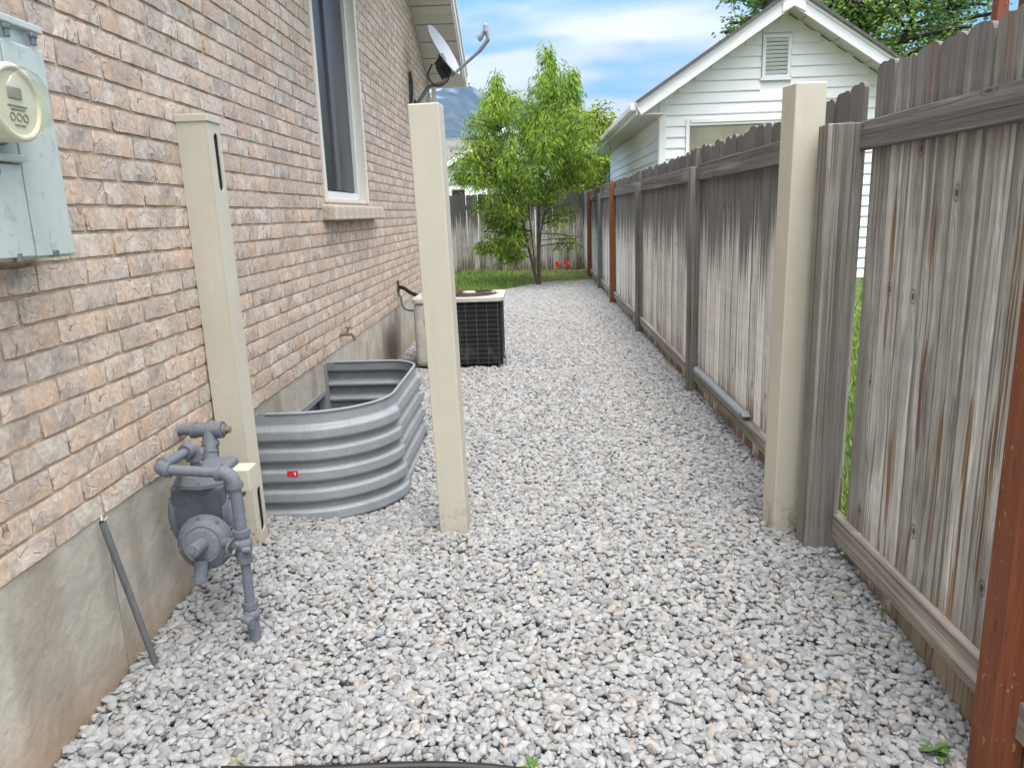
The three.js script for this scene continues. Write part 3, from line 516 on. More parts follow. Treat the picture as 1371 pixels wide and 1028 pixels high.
{
  const r = rng(91); let x = -4.4; while (x < 1.33) { const m = part('picket', picketsFar[Math.floor(r() * 16)], M.picketBack, back); m.position.set(x, 0.0 + 0.03 * (r() - 0.5), -19.07 - 0.02 * r()); m.rotation.z = (r() - 0.5) * 0.01; x += 0.142; }
  for (const y of [0.35, 1.6]) { const g = part('rail', beamG(5.9, 0.09, 0.038, 'x', 220 + y), M.beam, back); g.position.set(-1.5, y, -19.115); }
}

// ------------------------------------------------------------------ electric meter box
{
  const T = thing('electric_meter_box', 'pale blue green painted metal electric meter box on the brick wall', 'meter box', [WX, 0, -1.9]);
  const y0 = 1.372, y1 = 1.972, x = 0.0;
  part('cabinet', wuv(rbox(0.105, y1 - y0, 0.84, 0.004, 0.0525 - 0.005, (y0 + y1) / 2, 0.15), 'y'), M.panelPaint, T);
  const door = part('door', wuv(rbox(0.012, y1 - y0 - 0.055, 0.168, 0.004, 0.109, (y0 + y1) / 2 - 0.022, -0.178), 'y', 0.2), M.panelPaint, T);
  part('cover', wuv(rbox(0.014, 0.235, 0.5, 0.004, 0.109, 1.497, 0.163), 'y', 0.4), M.panelPaint, T);
  part('cover', wuv(rbox(0.014, 0.30, 0.5, 0.004, 0.109, 1.78, 0.163), 'y', 0.7), M.panelPaint, T);
  part('hood', wuv(rbox(0.12, 0.02, 0.85, 0.004, 0.056, y1 + 0.004, 0.15), 'z'), M.panelPaint, T);
  part('lip', wuv(rbox(0.03, 0.02, 0.5, 0.005, 0.117, 1.628, 0.163), 'z'), M.panelPaint, T);
  for (const z of [-0.22, -0.115]) part('latch', merge([rbox(0.012, 0.028, 0.016, 0.003, 0.118, 1.942, z), rbox(0.014, 0.012, 0.026, 0.003, 0.119, 1.953, z)]), M.panelSteel, T);
  part('latch', merge([rbox(0.02, 0.02, 0.02, 0.004, 0.112, 1.383, -0.17), rod([0.112, 1.37, -0.02], [0.112, 1.39, -0.02], 0.010)]), M.panelSteel, T);
  const mz = 0.0, my = 1.752, m = part('meter', merge([rod([0.10, my, mz], [0.155, my, mz], 0.092, 0.090, 36), rod([0.155, my, mz], [0.185, my, mz], 0.094, 0.090, 36)]), M.meterRing, T);
  part('collar', rod([0.098, my, mz], [0.125, my, mz], 0.098, 0.098, 36), M.panelSteel, m);
  const rings = new THREE.TorusGeometry(0.084, 0.009, 10, 40).rotateY(Math.PI / 2).translate(0.188, my, mz); part('ring', rings, M.meterRing, m);
  part('dial', new THREE.CylinderGeometry(0.078, 0.078, 0.006, 36).rotateZ(Math.PI / 2).translate(0.187, my, mz), M.meterFace, m);
  part('display', rbox(0.004, 0.026, 0.05, 0.001, 0.192, my + 0.022, mz + 0.005), M.lcd, m);
  part('dial_print', merge([box(0.002, 0.003, 0.07, 0.191, my - 0.008, mz), box(0.002, 0.003, 0.05, 0.191, my - 0.016, mz), ...[-1, 0, 1].map(k => new THREE.TorusGeometry(0.009, 0.0014, 5, 16).rotateY(Math.PI / 2).translate(0.191, my - 0.034, mz + k * 0.024)), box(0.002, 0.003, 0.04, 0.191, my - 0.053, mz)]), M.ink, m);
  const dome = new THREE.LatheGeometry([[0.083, 0], [0.080, 0.03], [0.072, 0.044], [0.05, 0.05], [0.0001, 0.052]].map(p => new THREE.Vector2(...p)), 40).rotateZ(-Math.PI / 2).translate(0.19, my, mz); part('glass', dome, M.glassClear, m);
  const bt = part('tag', box(0.003, 0.035, 0.022, 0.126, 1.605, 0.022), M.blueTag, T); bt.rotation.x = 0.0;
}

// ------------------------------------------------------------------ gas meter
{
  const O = [-1.25, 0, -2.6], T = thing('gas_meter', 'grey painted gas meter with regulator and pipework standing by the foundation', 'gas meter', O);
  const L = (p) => [p[0] - O[0], p[1] - O[1], p[2] - O[2]];
  const R = (a, b, r1, r2, s) => rod(L(a), L(b), r1, r2, s);
  const ball = (p, r) => new THREE.SphereGeometry(r, 18, 12).translate(...L(p));
  const elbow = (a, c, b, r) => { const A = V(...L(a)), C = V(...L(c)), B = V(...L(b)); return new THREE.TubeGeometry(new THREE.QuadraticBezierCurve3(A, C, B), 12, r, 14, false); };
  const hex = (p, q, r) => R(p, q, r, r, 6);
  const pr = 0.0175;
  // meter case: barrel body seen from the front with bulged diaphragm cases at the sides
  const bodyS = new THREE.Shape(); bodyS.moveTo(-0.085, 0); bodyS.lineTo(0.085, 0); bodyS.quadraticCurveTo(0.097, 0.1, 0.09, 0.2); bodyS.lineTo(-0.09, 0.2); bodyS.quadraticCurveTo(-0.097, 0.1, -0.085, 0);
  const body = new THREE.ExtrudeGeometry(bodyS, { depth: 0.10, bevelEnabled: true, bevelSize: 0.012, bevelThickness: 0.012, bevelSegments: 3 }).translate(-1.275 - O[0], 0.285, -2.70 - O[2]);
  part('case', wuv(body), M.gasBody, T);
  part('case_flange', merge([new THREE.CylinderGeometry(0.105, 0.105, 0.014, 36).scale(1, 1, 0.72).translate(-1.275 - O[0], 0.500, -2.645 - O[2]), new THREE.CylinderGeometry(0.085, 0.102, 0.03, 36).scale(1, 1, 0.72).translate(-1.275 - O[0], 0.522, -2.645 - O[2])]), M.gasGrey, T);
  for (let k = 0; k < 7; k++) { const a = k / 7 * 6.28 + 0.5; part('bolt', hex([-1.275 + 0.093 * Math.cos(a), 0.488, -2.645 + 0.067 * Math.sin(a)], [-1.275 + 0.093 * Math.cos(a), 0.519, -2.645 + 0.067 * Math.sin(a)], 0.007), M.gasGrey, T); }
  for (const s of [-1, 1]) {
    const g = new THREE.CylinderGeometry(0.098, 0.098, 0.02, 30).rotateZ(Math.PI / 2).scale(1, 1.12, 0.72).translate(-1.275 + s * 0.100 - O[0], 0.37, -2.65 - O[2]);
    const d = new THREE.SphereGeometry(0.09, 24, 14).scale(0.42, 1.12, 0.74).translate(-1.275 + s * 0.102 - O[0], 0.37, -2.65 - O[2]);
    part('diaphragm_cover', merge([g, d]), M.gasGrey, T);
    for (let k = 0; k < 5; k++) { const a = k / 5 * 6.28 + 0.9; const c = [-1.275 + s * 0.112, 0.37 + 0.1 * Math.sin(a), -2.65 + 0.064 * Math.cos(a)]; part('bolt', hex([c[0] - s * 0.02, c[1], c[2]], [c[0] + s * 0.006, c[1], c[2]], 0.006), M.gasGrey, T); }
  }
  part('index_box', rbox(0.07, 0.088, 0.085, 0.006, -1.108 - O[0], 0.515, -2.635 - O[2]), M.indexBox, T);
  part('index_base', rbox(0.05, 0.09, 0.08, 0.006, -1.155 - O[0], 0.47, -2.65 - O[2]), M.gasBody, T);
  // outlet: up to the tee and through the wall
  part('outlet_pipe', merge([R([-1.30, 0.53, -2.78], [-1.305, 0.60, -2.82], 0.024), hex([-1.298, 0.535, -2.785], [-1.301, 0.562, -2.795], 0.034), R([-1.298, 0.562, -2.795], [-1.3, 0.572, -2.80], 0.028), R([-1.47, 0.645, -2.85], [-1.30, 0.642, -2.85], 0.0215)]), M.gasGrey, T);
  part('tee', merge([R([-1.375, 0.643, -2.85], [-1.27, 0.642, -2.85], 0.029), R([-1.388, 0.643, -2.85], [-1.368, 0.643, -2.85], 0.0335), R([-1.285, 0.642, -2.85], [-1.262, 0.642, -2.85], 0.0345), R([-1.315, 0.64, -2.848], [-1.31, 0.592, -2.828], 0.028), R([-1.3105, 0.602, -2.832], [-1.309, 0.584, -2.824], 0.034)]), M.gasGrey, T);
  part('plug', merge([R([-1.262, 0.642, -2.85], [-1.25, 0.642, -2.85], 0.022), hex([-1.25, 0.642, -2.85], [-1.232, 0.642, -2.85], 0.014)]), M.rust, T);
  part('meter_top', rbox(0.13, 0.045, 0.12, 0.018, -1.25 - O[0], 0.53, -2.735 - O[2]), M.gasGrey, T);
  // inlet loop
  const A = [-1.30, 0.622, -2.66], B = [-1.335, 0.620, -2.45], C = [-1.075, 0.598, -2.45];
  part('inlet_pipe', merge([R([-1.304, 0.52, -2.665], [-1.302, 0.60, -2.663], 0.0185), elbow([-1.302, 0.588, -2.663], [-1.301, 0.630, -2.662], [-1.308, 0.628, -2.62], 0.025), R([-1.304, 0.578, -2.663], [-1.303, 0.594, -2.663], 0.0295), R([-1.307, 0.628, -2.626], [-1.310, 0.627, -2.608], 0.0285), R([-1.308, 0.627, -2.62], [-1.330, 0.621, -2.48], pr)]), M.gasGrey, T);
  part('elbow', merge([elbow([-1.329, 0.622, -2.49], [-1.336, 0.619, -2.448], [-1.29, 0.615, -2.447], 0.0245), R([-1.328, 0.622, -2.494], [-1.3305, 0.622, -2.478], 0.028), R([-1.302, 0.616, -2.447], [-1.286, 0.615, -2.447], 0.028)]), M.gasGrey, T);
  part('cross_pipe', R([-1.30, 0.616, -2.447], [-1.10, 0.599, -2.447], pr + 0.001), M.gasGrey, T);
  part('elbow', merge([elbow([-1.12, 0.601, -2.447], [-1.068, 0.600, -2.447], [-1.066, 0.548, -2.445], 0.0255), R([-1.125, 0.601, -2.447], [-1.108, 0.600, -2.447], 0.0295), R([-1.0665, 0.562, -2.445], [-1.066, 0.546, -2.445], 0.0295)]), M.gasGrey, T);
  part('riser', merge([R([-1.066, 0.56, -2.445], [-1.058, 0.36, -2.437], pr + 0.003), R([-1.058, 0.29, -2.435], [-1.055, 0.10, -2.43], pr)]), M.gasGrey, T);
  part('valve', merge([R([-1.059, 0.392, -2.438], [-1.059, 0.372, -2.438], 0.031), R([-1.059, 0.38, -2.438], [-1.058, 0.29, -2.436], 0.026), R([-1.058, 0.292, -2.436], [-1.058, 0.27, -2.436], 0.030), R([-1.075, 0.345, -2.40], [-1.062, 0.345, -2.43], 0.014), R([-1.05, 0.325, -2.41], [-1.02, 0.325, -2.41], 0.012), ball([-1.058, 0.338, -2.436], 0.032)]), M.gasGrey, T);
  const foot = part('stop_valve', merge([hex([-1.055, 0.115, -2.43], [-1.055, 0.09, -2.43], 0.027), ball([-1.055, 0.065, -2.43], 0.030), R([-1.055, 0.06, -2.43], [-1.05, -0.06, -2.43], 0.022), R([-1.075, 0.06, -2.41], [-1.04, 0.055, -2.39], 0.016), rbox(0.02, 0.045, 0.012, 0.004, -1.045 - O[0], 0.05, -2.392 - O[2])]), M.gasGrey, T);
  // regulator: round diaphragm housing towards the viewer with spring cap
  const c0 = [-1.222, 0.318, -2.50], nx = 0.05, ny = 0.16, nz = 0.985;
  const ax = V(nx, ny, nz).normalize(), at = (t) => [c0[0] + ax.x * t, c0[1] + ax.y * t, c0[2] + ax.z * t];
  const lathe = (prof) => { const g = new THREE.LatheGeometry(prof.map(p => new THREE.Vector2(...p)), 40); g.applyQuaternion(new THREE.Quaternion().setFromUnitVectors(V(0, 1, 0), ax)); return g.translate(...L(c0)); };
  part('regulator', lathe([[0.0001, -0.05], [0.06, -0.045], [0.088, -0.012], [0.098, -0.008], [0.099, 0.008], [0.092, 0.012], [0.083, 0.018], [0.07, 0.034], [0.045, 0.041], [0.0001, 0.042]]), M.gasGrey, T);
  { const g = new THREE.TorusGeometry(0.096, 0.0065, 10, 48); g.applyQuaternion(new THREE.Quaternion().setFromUnitVectors(V(0, 0, 1), ax)); part('flange_ring', g.translate(...L(c0)), M.gasGrey, T); const g2 = new THREE.TorusGeometry(0.066, 0.005, 8, 40); g2.applyQuaternion(new THREE.Quaternion().setFromUnitVectors(V(0, 0, 1), ax)); part('housing_step', g2.translate(...L(at(0.033))), M.gasGrey, T); }
  part('spring_cap', merge([R(at(0.035), at(0.115), 0.027, 0.025, 22), R(at(0.113), at(0.121), 0.025, 0.021, 22), hex(at(0.12), at(0.127), 0.012)]), M.gasGrey, T);
  const u = V(1, 0, 0).cross(ax).normalize(), w = ax.clone().cross(u).normalize();
  for (let k = 0; k < 8; k++) { const a = k / 8 * 6.28 + 0.2, p = at(0.006).map((q, i) => q + 0.091 * (Math.cos(a) * u.getComponent(i) + Math.sin(a) * w.getComponent(i))); const q = p.map((v, i) => v + ax.getComponent(i) * 0.012); part('bolt', hex(p, q, 0.0065), M.gasGrey, T); }
  part('vent', merge([R([-1.222, 0.27, -2.45], [-1.226, 0.205, -2.43], 0.024), R([-1.226, 0.215, -2.43], [-1.227, 0.198, -2.428], 0.029)]), M.gasGrey, T);
  part('regulator_link', merge([R([-1.16, 0.32, -2.49], [-1.06, 0.325, -2.45], 0.02), new THREE.TorusGeometry(0.028, 0.006, 8, 20).rotateY(1.0).translate(-1.098 - O[0], 0.318, -2.445 - O[2])]), M.gasGrey, T);
}
// leaning conduit
{
  const T = thing('conduit_pipe', 'thin grey plastic pipe leaning against the concrete foundation near the front', 'pipe', [-1.38, 0, -2.28]);
  part('pipe', wuv(rod([-0.045, 0.515, 0.045], [0.03, -0.10, -0.02], 0.0115, 0.0115, 16), 'y'), M.pipeGrey, T);
  part('pipe_end', rod([-0.0452, 0.5155, 0.0452], [-0.0455, 0.519, 0.0455], 0.0085), M.black, T);
  part('wire_stub', merge([rod([-0.046, 0.515, 0.045], [-0.05, 0.535, 0.036], 0.002), rod([-0.042, 0.515, 0.045], [-0.03, 0.53, 0.04], 0.002)]), M.creamTrim, T);
}
// outdoor tap
{
  const T = thing('outdoor_tap', 'small old metal outdoor tap low on the brick wall', 'tap', [WX, 0.615, -5.43]);
  part('spout', merge([rod([-0.02, 0.0, 0], [0.06, 0, 0], 0.012), tube([[0.05, 0, 0], [0.085, 0.0, 0], [0.10, -0.02, 0], [0.104, -0.05, 0]], 0.012, 14, 10)]), M.rust, T);
  part('handle', merge([rod([0.05, 0, 0], [0.062, 0.05, 0], 0.007), new THREE.TorusGeometry(0.024, 0.005, 8, 20).rotateX(Math.PI / 2).translate(0.062, 0.052, 0)]), M.rust, T);
}
// air conditioner
{
  const T = thing('air_conditioner', 'boxy beige outdoor air conditioner with black coil sides and brown fan top', 'air conditioner', [-0.735, 0, -7.42]);
  const w = 0.86, d = 0.66, h = 0.68;
  part('coil', wuv(rbox(w - 0.03, h - 0.05, d - 0.02, 0.05, 0, h / 2 - 0.01, 0, 4), 'y'), M.coil, T);
  part('side_panel', wuv(rbox(0.40, h - 0.05, d, 0.06, -w / 2 + 0.20, h / 2 - 0.01, 0.004, 4), 'y'), M.acPaint, T);
  const rim = new THREE.Shape(); const rr = (s, W, D, R) => { s.moveTo(-W / 2 + R, -D / 2); s.lineTo(W / 2 - R, -D / 2); s.absarc(W / 2 - R, -D / 2 + R, R, -Math.PI / 2, 0); s.lineTo(W / 2, D / 2 - R); s.absarc(W / 2 - R, D / 2 - R, R, 0, Math.PI / 2); s.lineTo(-W / 2 + R, D / 2); s.absarc(-W / 2 + R, D / 2 - R, R, Math.PI / 2, Math.PI); s.lineTo(-W / 2, -D / 2 + R); s.absarc(-W / 2 + R, -D / 2 + R, R, Math.PI, 1.5 * Math.PI); };
  rr(rim, w + 0.01, d + 0.02, 0.07); const hp = new THREE.Path(); hp.absarc(0.09, 0, 0.275, 0, Math.PI * 2, true); rim.holes.push(hp);
  part('top_rim', wuv(new THREE.ExtrudeGeometry(rim, { depth: 0.028, bevelEnabled: true, bevelSize: 0.008, bevelThickness: 0.008, bevelSegments: 2, curveSegments: 20 }).rotateX(-Math.PI / 2).translate(0, h - 0.038, 0), 'x'), M.acRim, T);
  part('fan_plate', new THREE.CylinderGeometry(0.27, 0.27, 0.02, 36).translate(0.09, h - 0.02, 0), M.fanBrown, T);
  const rings = []; for (let k = 1; k <= 7; k++) rings.push(new THREE.TorusGeometry(0.038 * k, 0.0035, 6, 40).rotateX(Math.PI / 2).translate(0.09, h + 0.012, 0)); for (let k = 0; k < 8; k++) { const a = k * Math.PI / 4; rings.push(rod([0.09 + 0.03 * Math.cos(a), h + 0.010, 0.03 * Math.sin(a)], [0.09 + 0.29 * Math.cos(a), h + 0.002, 0.29 * Math.sin(a)], 0.004)); }
  part('fan_guard', merge(rings), M.fanBrown, T);
  part('motor_cap', new THREE.CylinderGeometry(0.06, 0.07, 0.02, 24).translate(0.09, h + 0.016, 0), M.acRim, T);
  const wf = d / 2 - 0.004, gr = []; const x0 = -0.03, x1 = w / 2 - 0.03;
  for (let k = 0; k < 5; k++) { const x = lerp(x0, x1 - 0.02, k / 4); const m = part('guard_wire', box(0.006, h - 0.06, 0.004, x, h / 2 - 0.012, wf), M.wire, T); }
  for (let k = 0; k < 13; k++) part('guard_wire', box(x1 - x0, 0.0035, 0.004, (x0 + x1) / 2, 0.045 + k * 0.046, wf + 0.003), M.wire, T);
  part('corner_post', wuv(rbox(0.02, h - 0.06, 0.02, 0.006, w / 2 - 0.022, h / 2 - 0.012, d / 2 - 0.022), 'y'), M.coil, T);
  const bd = part('badge', rbox(0.07, 0.05, 0.004, 0.0015, -w / 2 + 0.135, 0.46, d / 2 + 0.006), M.red, T);
  part('badge_mark', merge([box(0.012, 0.022, 0.002, -w / 2 + 0.125, 0.46, d / 2 + 0.009), box(0.014, 0.005, 0.002, -w / 2 + 0.14, 0.468, d / 2 + 0.009), box(0.014, 0.005, 0.002, -w / 2 + 0.14, 0.452, d / 2 + 0.009)]), M.whiteTrim, T);
  const K = thing('refrigerant_line', 'black insulated refrigerant pipes running from the brick wall to the air conditioner', 'pipe', [WX, 0.7, -7.9]);
  part('insulated_pipe', tube([[-0.03, 0.03, 0], [0.05, 0.02, 0.02], [0.16, -0.03, 0.12], [0.30, -0.06, 0.3]], 0.020, 24, 10), M.black, K);
  part('cable', tube([[-0.03, -0.01, 0.03], [0.03, -0.07, 0.05], [0.06, -0.16, 0.13], [0.16, -0.19, 0.3], [0.3, -0.17, 0.4]], 0.009, 24, 8), M.wire, K);
  part('wall_sleeve', rbox(0.02, 0.13, 0.06, 0.006, 0.006, 0.03, 0.0), M.wire, K);
}
// satellite dish
{
  const T = thing('satellite_dish', 'grey satellite dish on a bent arm fixed to the brick wall under the eave', 'satellite dish', [WX, 2.95, -9.95]);
  const N = V(0.84, 0.46, 0.20).normalize(), c = V(0.40, 0.40, 0.35);
  const q = new THREE.Quaternion().setFromUnitVectors(V(0, 1, 0), N), prof = [], R = 0.315;
  for (let k = 0; k <= 10; k++) { const r = R * k / 10; prof.push(new THREE.Vector2(Math.max(r, 0.0001), 0.055 * (r / R) ** 2)); } prof.push(new THREE.Vector2(R + 0.006, 0.054), new THREE.Vector2(R + 0.006, 0.046)); for (let k = 10; k >= 0; k--) { const r = R * k / 10; prof.push(new THREE.Vector2(Math.max(r, 0.0001), 0.055 * (r / R) ** 2 - 0.01)); }
  const G = (g) => g.applyQuaternion(q).translate(c.x, c.y, c.z);
  part('reflector', G(new THREE.LatheGeometry(prof, 48)), M.dish, T);
  const down = V(0, -1, 0).addScaledVector(N, N.y).normalize(), P = (t, n) => { const v = c.clone().addScaledVector(down, t).addScaledVector(N, n); return [v.x, v.y, v.z]; };
  part('bracket', merge([rod(P(0.10, -0.01), P(0.12, -0.12), 0.075, 0.06, 12), rod(P(0.02, -0.02), P(0.26, -0.03), 0.035), rod(P(0.12, -0.10), P(0.28, -0.10), 0.05)]), M.dishDark, T);
  part('mast', merge([tube([[0.0, -0.16, 0.0], [0.10, -0.06, 0.07], [0.20, 0.04, 0.15], P(0.30, -0.13), P(0.14, -0.12)], 0.024, 30, 12)]), M.dishArm, T);
  part('foot', merge([rbox(0.012, 0.16, 0.12, 0.003, 0.008, -0.16, 0.0), rbox(0.05, 0.08, 0.05, 0.005, 0.03, -0.15, 0)]), M.dishDark, T);
  part('feed_arm', merge([rod(P(0.30, -0.03), P(0.25, 0.42), 0.017, 0.019), rod(P(0.25, 0.42), P(0.20, 0.57), 0.023, 0.024), rod(P(0.20, 0.57), P(0.10, 0.60), 0.022, 0.026)]), M.dishArm, T);
  part('receiver', merge([rod(P(0.10, 0.58), P(0.12, 0.52), 0.026, 0.026), rod(P(0.12, 0.52), P(0.125, 0.465), 0.040, 0.043), new RoundedBoxGeometry(0.05, 0.10, 0.08, 2, 0.018).translate(...P(0.08, 0.60))]), M.dish, T);
  part('cable', tube([P(0.26, -0.02), P(0.32, -0.10), P(0.30, -0.24), P(0.14, -0.28), P(0.05, -0.16)], 0.009, 30, 6), M.dishDark, T);
}

// ------------------------------------------------------------------ neighbour's white garage
{
  const T = thing('white_garage', 'white garage with horizontal siding and a gable vent behind the side fence', 'garage', [3.77, 0.27, -12]);
  const x0 = -1.78, x1 = 1.80, D = 7.4, e = 2.77, rg = 3.92, slope = (rg - e) / 1.79, top = (x) => e + (1.79 - Math.abs(x)) * slope;
  const sh = new THREE.Shape(); sh.moveTo(x0, 0); sh.lineTo(x1, 0); sh.lineTo(x1, top(x1)); sh.lineTo(0, rg); sh.lineTo(x0, top(x0)); sh.closePath();
  part('wall', wuv(new THREE.ExtrudeGeometry(sh, { depth: D, bevelEnabled: false }).translate(0, 0, -D), 'y'), M.sidingTrim, T);
  // lapped siding boards: a slanted board each
  const sp = 0.158; const bgeo = (L) => { const s = new THREE.Shape(); s.moveTo(0.002, 0); s.lineTo(0.028, -0.003); s.lineTo(0.031, 0.008); s.lineTo(0.008, sp + 0.002); s.lineTo(0.002, sp + 0.002); s.closePath(); return new THREE.ExtrudeGeometry(s, { depth: L, bevelEnabled: false }); };
  const W = { a: -1.36, b: 0.06, y0: 1.30, y1: 2.42 };
  for (let k = 0; k * sp < rg - 0.05; k++) {
    const y = k * sp, lim = y + sp * 0.6 < e ? 1.78 : Math.max(0.06, 1.79 - (y + sp * 0.6 - e) / slope);
    const spans = (y + sp > W.y0 && y < W.y1 - 0.05) ? [[-lim, W.a - 0.05], [W.b + 0.05, lim]] : (y + sp > 2.99 && y < 3.55) ? [[-lim, Math.min(-0.31, lim)], [0.13, lim]].filter(s => s[1] - s[0] > 0.05) : [[-lim, lim]];
    for (const [a, b] of spans) { const g = bgeo(b - a).rotateY(-Math.PI / 2); /* local x -> z, length along -x */ const m = part('siding_board', wuv(g.translate(b, y, 0), 'x'), M.siding, T); m.position.z = 0; }
    if (y < e - 0.05) { const m = part('siding_board', wuv(bgeo(D - 0.12).rotateY(Math.PI).translate(x0, y, 0), 'z'), M.siding, T); m.position.z = -0.06; m.position.x = 0; }
  }
  part('corner_trim', merge([rbox(0.10, e - 0.02, 0.035, 0.004, x0 + 0.02, e / 2, 0.02), rbox(0.035, e - 0.02, 0.10, 0.004, x0 - 0.02, e / 2, -0.05)]), M.sidingTrim, T);
  // rake soffits, fascia, roof
  const ang = Math.atan(slope), hw = 1.79 + 0.40, L = hw / Math.cos(ang), yb = (x) => rg + 0.02 - Math.abs(x) * slope;
  for (const s of [-1, 1]) {
    const sl = (w, h, d, x, dy, z) => { const g = box(w, h, d); g.rotateZ(-s * ang); return g.translate(s * x, yb(x) + dy, z); };
    part('roof', wuv(sl(L + 0.03, 0.04, D + 0.95, hw / 2, 0.16, -D / 2 + 0.02), 'z'), M.shingle, T);
    part('rake_board', sl(L, 0.19, 0.03, hw / 2, 0.055, 0.42), M.sidingTrim, T);
    part('drip_edge', sl(L, 0.055, 0.02, hw / 2, 0.125, 0.446), M.sidingTrim, T);
    const n = 9; for (let k = 0; k < n; k++) { const x = (k + 0.5) * hw / n; part('soffit_panel', sl(L / n - 0.008, 0.012, 0.415, x, 0.005 - 0.004 * (k % 2), 0.197), M.soffit, T); }
    { const q = new THREE.Shape(); q.moveTo(s * (hw - 0.01), yb(hw)); q.lineTo(s * 1.76, yb(hw)); q.lineTo(s * 1.76, yb(1.76)); q.closePath(); part('eave_return', new THREE.ExtrudeGeometry(q, { depth: 0.02, bevelEnabled: false }).translate(0, 0, 0.0), M.sidingTrim, T); }
    part('eave_fascia', rbox(0.03, 0.16, D + 0.8, 0.004, s * (hw + 0.005), yb(hw) + 0.06, -D / 2), M.sidingTrim, T);
    part('eave_soffit', box(0.40, 0.012, D + 0.78, s * (1.79 + 0.2), yb(hw) - 0.012, -D / 2 + 0.01), M.soffit, T);
    part('gutter', rbox(0.09, 0.10, D + 0.85, 0.02, s * (hw + 0.065), yb(hw) + 0.085, -D / 2), M.sidingTrim, T);
  }
  { const q = new THREE.Shape(); q.moveTo(-0.16, yb(0.16) - 0.03); q.lineTo(0, rg - 0.035); q.lineTo(0.16, yb(0.16) - 0.03); q.lineTo(0.16, yb(0.16) + 0.17); q.lineTo(0, rg + 0.19); q.lineTo(-0.16, yb(0.16) + 0.17); q.closePath(); part('ridge_cap', new THREE.ExtrudeGeometry(q, { depth: 0.025, bevelEnabled: false }).translate(0, 0, 0.437), M.sidingTrim, T); part('ridge_shingles', box(0.16, 0.03, D + 0.95, 0, rg + 0.205, -D / 2 + 0.02), M.shingle, T); }
  // vent
  const vt = part('gable_vent', merge([box(0.045, 0.60, 0.03, -0.275, 3.30, 0.035), box(0.045, 0.60, 0.03, 0.095, 3.30, 0.035), box(0.325, 0.045, 0.03, -0.09, 3.5775, 0.035), box(0.325, 0.045, 0.03, -0.09, 3.0225, 0.035), box(0.46, 0.03, 0.03, -0.09, 2.985, 0.038)]), M.sidingTrim, T);
  part('vent_back', box(0.33, 0.52, 0.01, -0.09, 3.30, 0.008), M.mullion, vt);
  for (let k = 0; k < 9; k++) { const m = part('louvre', box(0.325, 0.045, 0.008), M.sidingTrim, vt); m.position.set(-0.09, 3.08 + k * 0.056, 0.03); m.rotation.x = 0.7; }
  const wn = part('window', merge([box(0.05, 1.2, 0.04, W.a - 0.02, 1.86, 0.03), box(0.05, 1.2, 0.04, W.b + 0.02, 1.86, 0.03), box(1.37, 0.05, 0.04, -0.65, 2.435, 0.03), box(1.37, 0.05, 0.04, -0.65, 1.285, 0.03)]), M.sidingTrim, T);
  part('blind', box(1.38, 1.12, 0.01, -0.65, 1.86, 0.008), M.tanWindow, wn);
  part('utility_pipe', merge([tube([[x0 - 0.06, 0.2, -D + 0.3], [x0 - 0.06, 1.7, -D + 0.3], [x0 - 0.11, 1.95, -D + 0.3], [x0 - 0.06, 2.05, -D + 0.3]], 0.03, 20, 8), rbox(0.12, 0.3, 0.2, 0.02, x0 - 0.08, 1.5, -D + 0.3)]), M.dishArm, T);
}

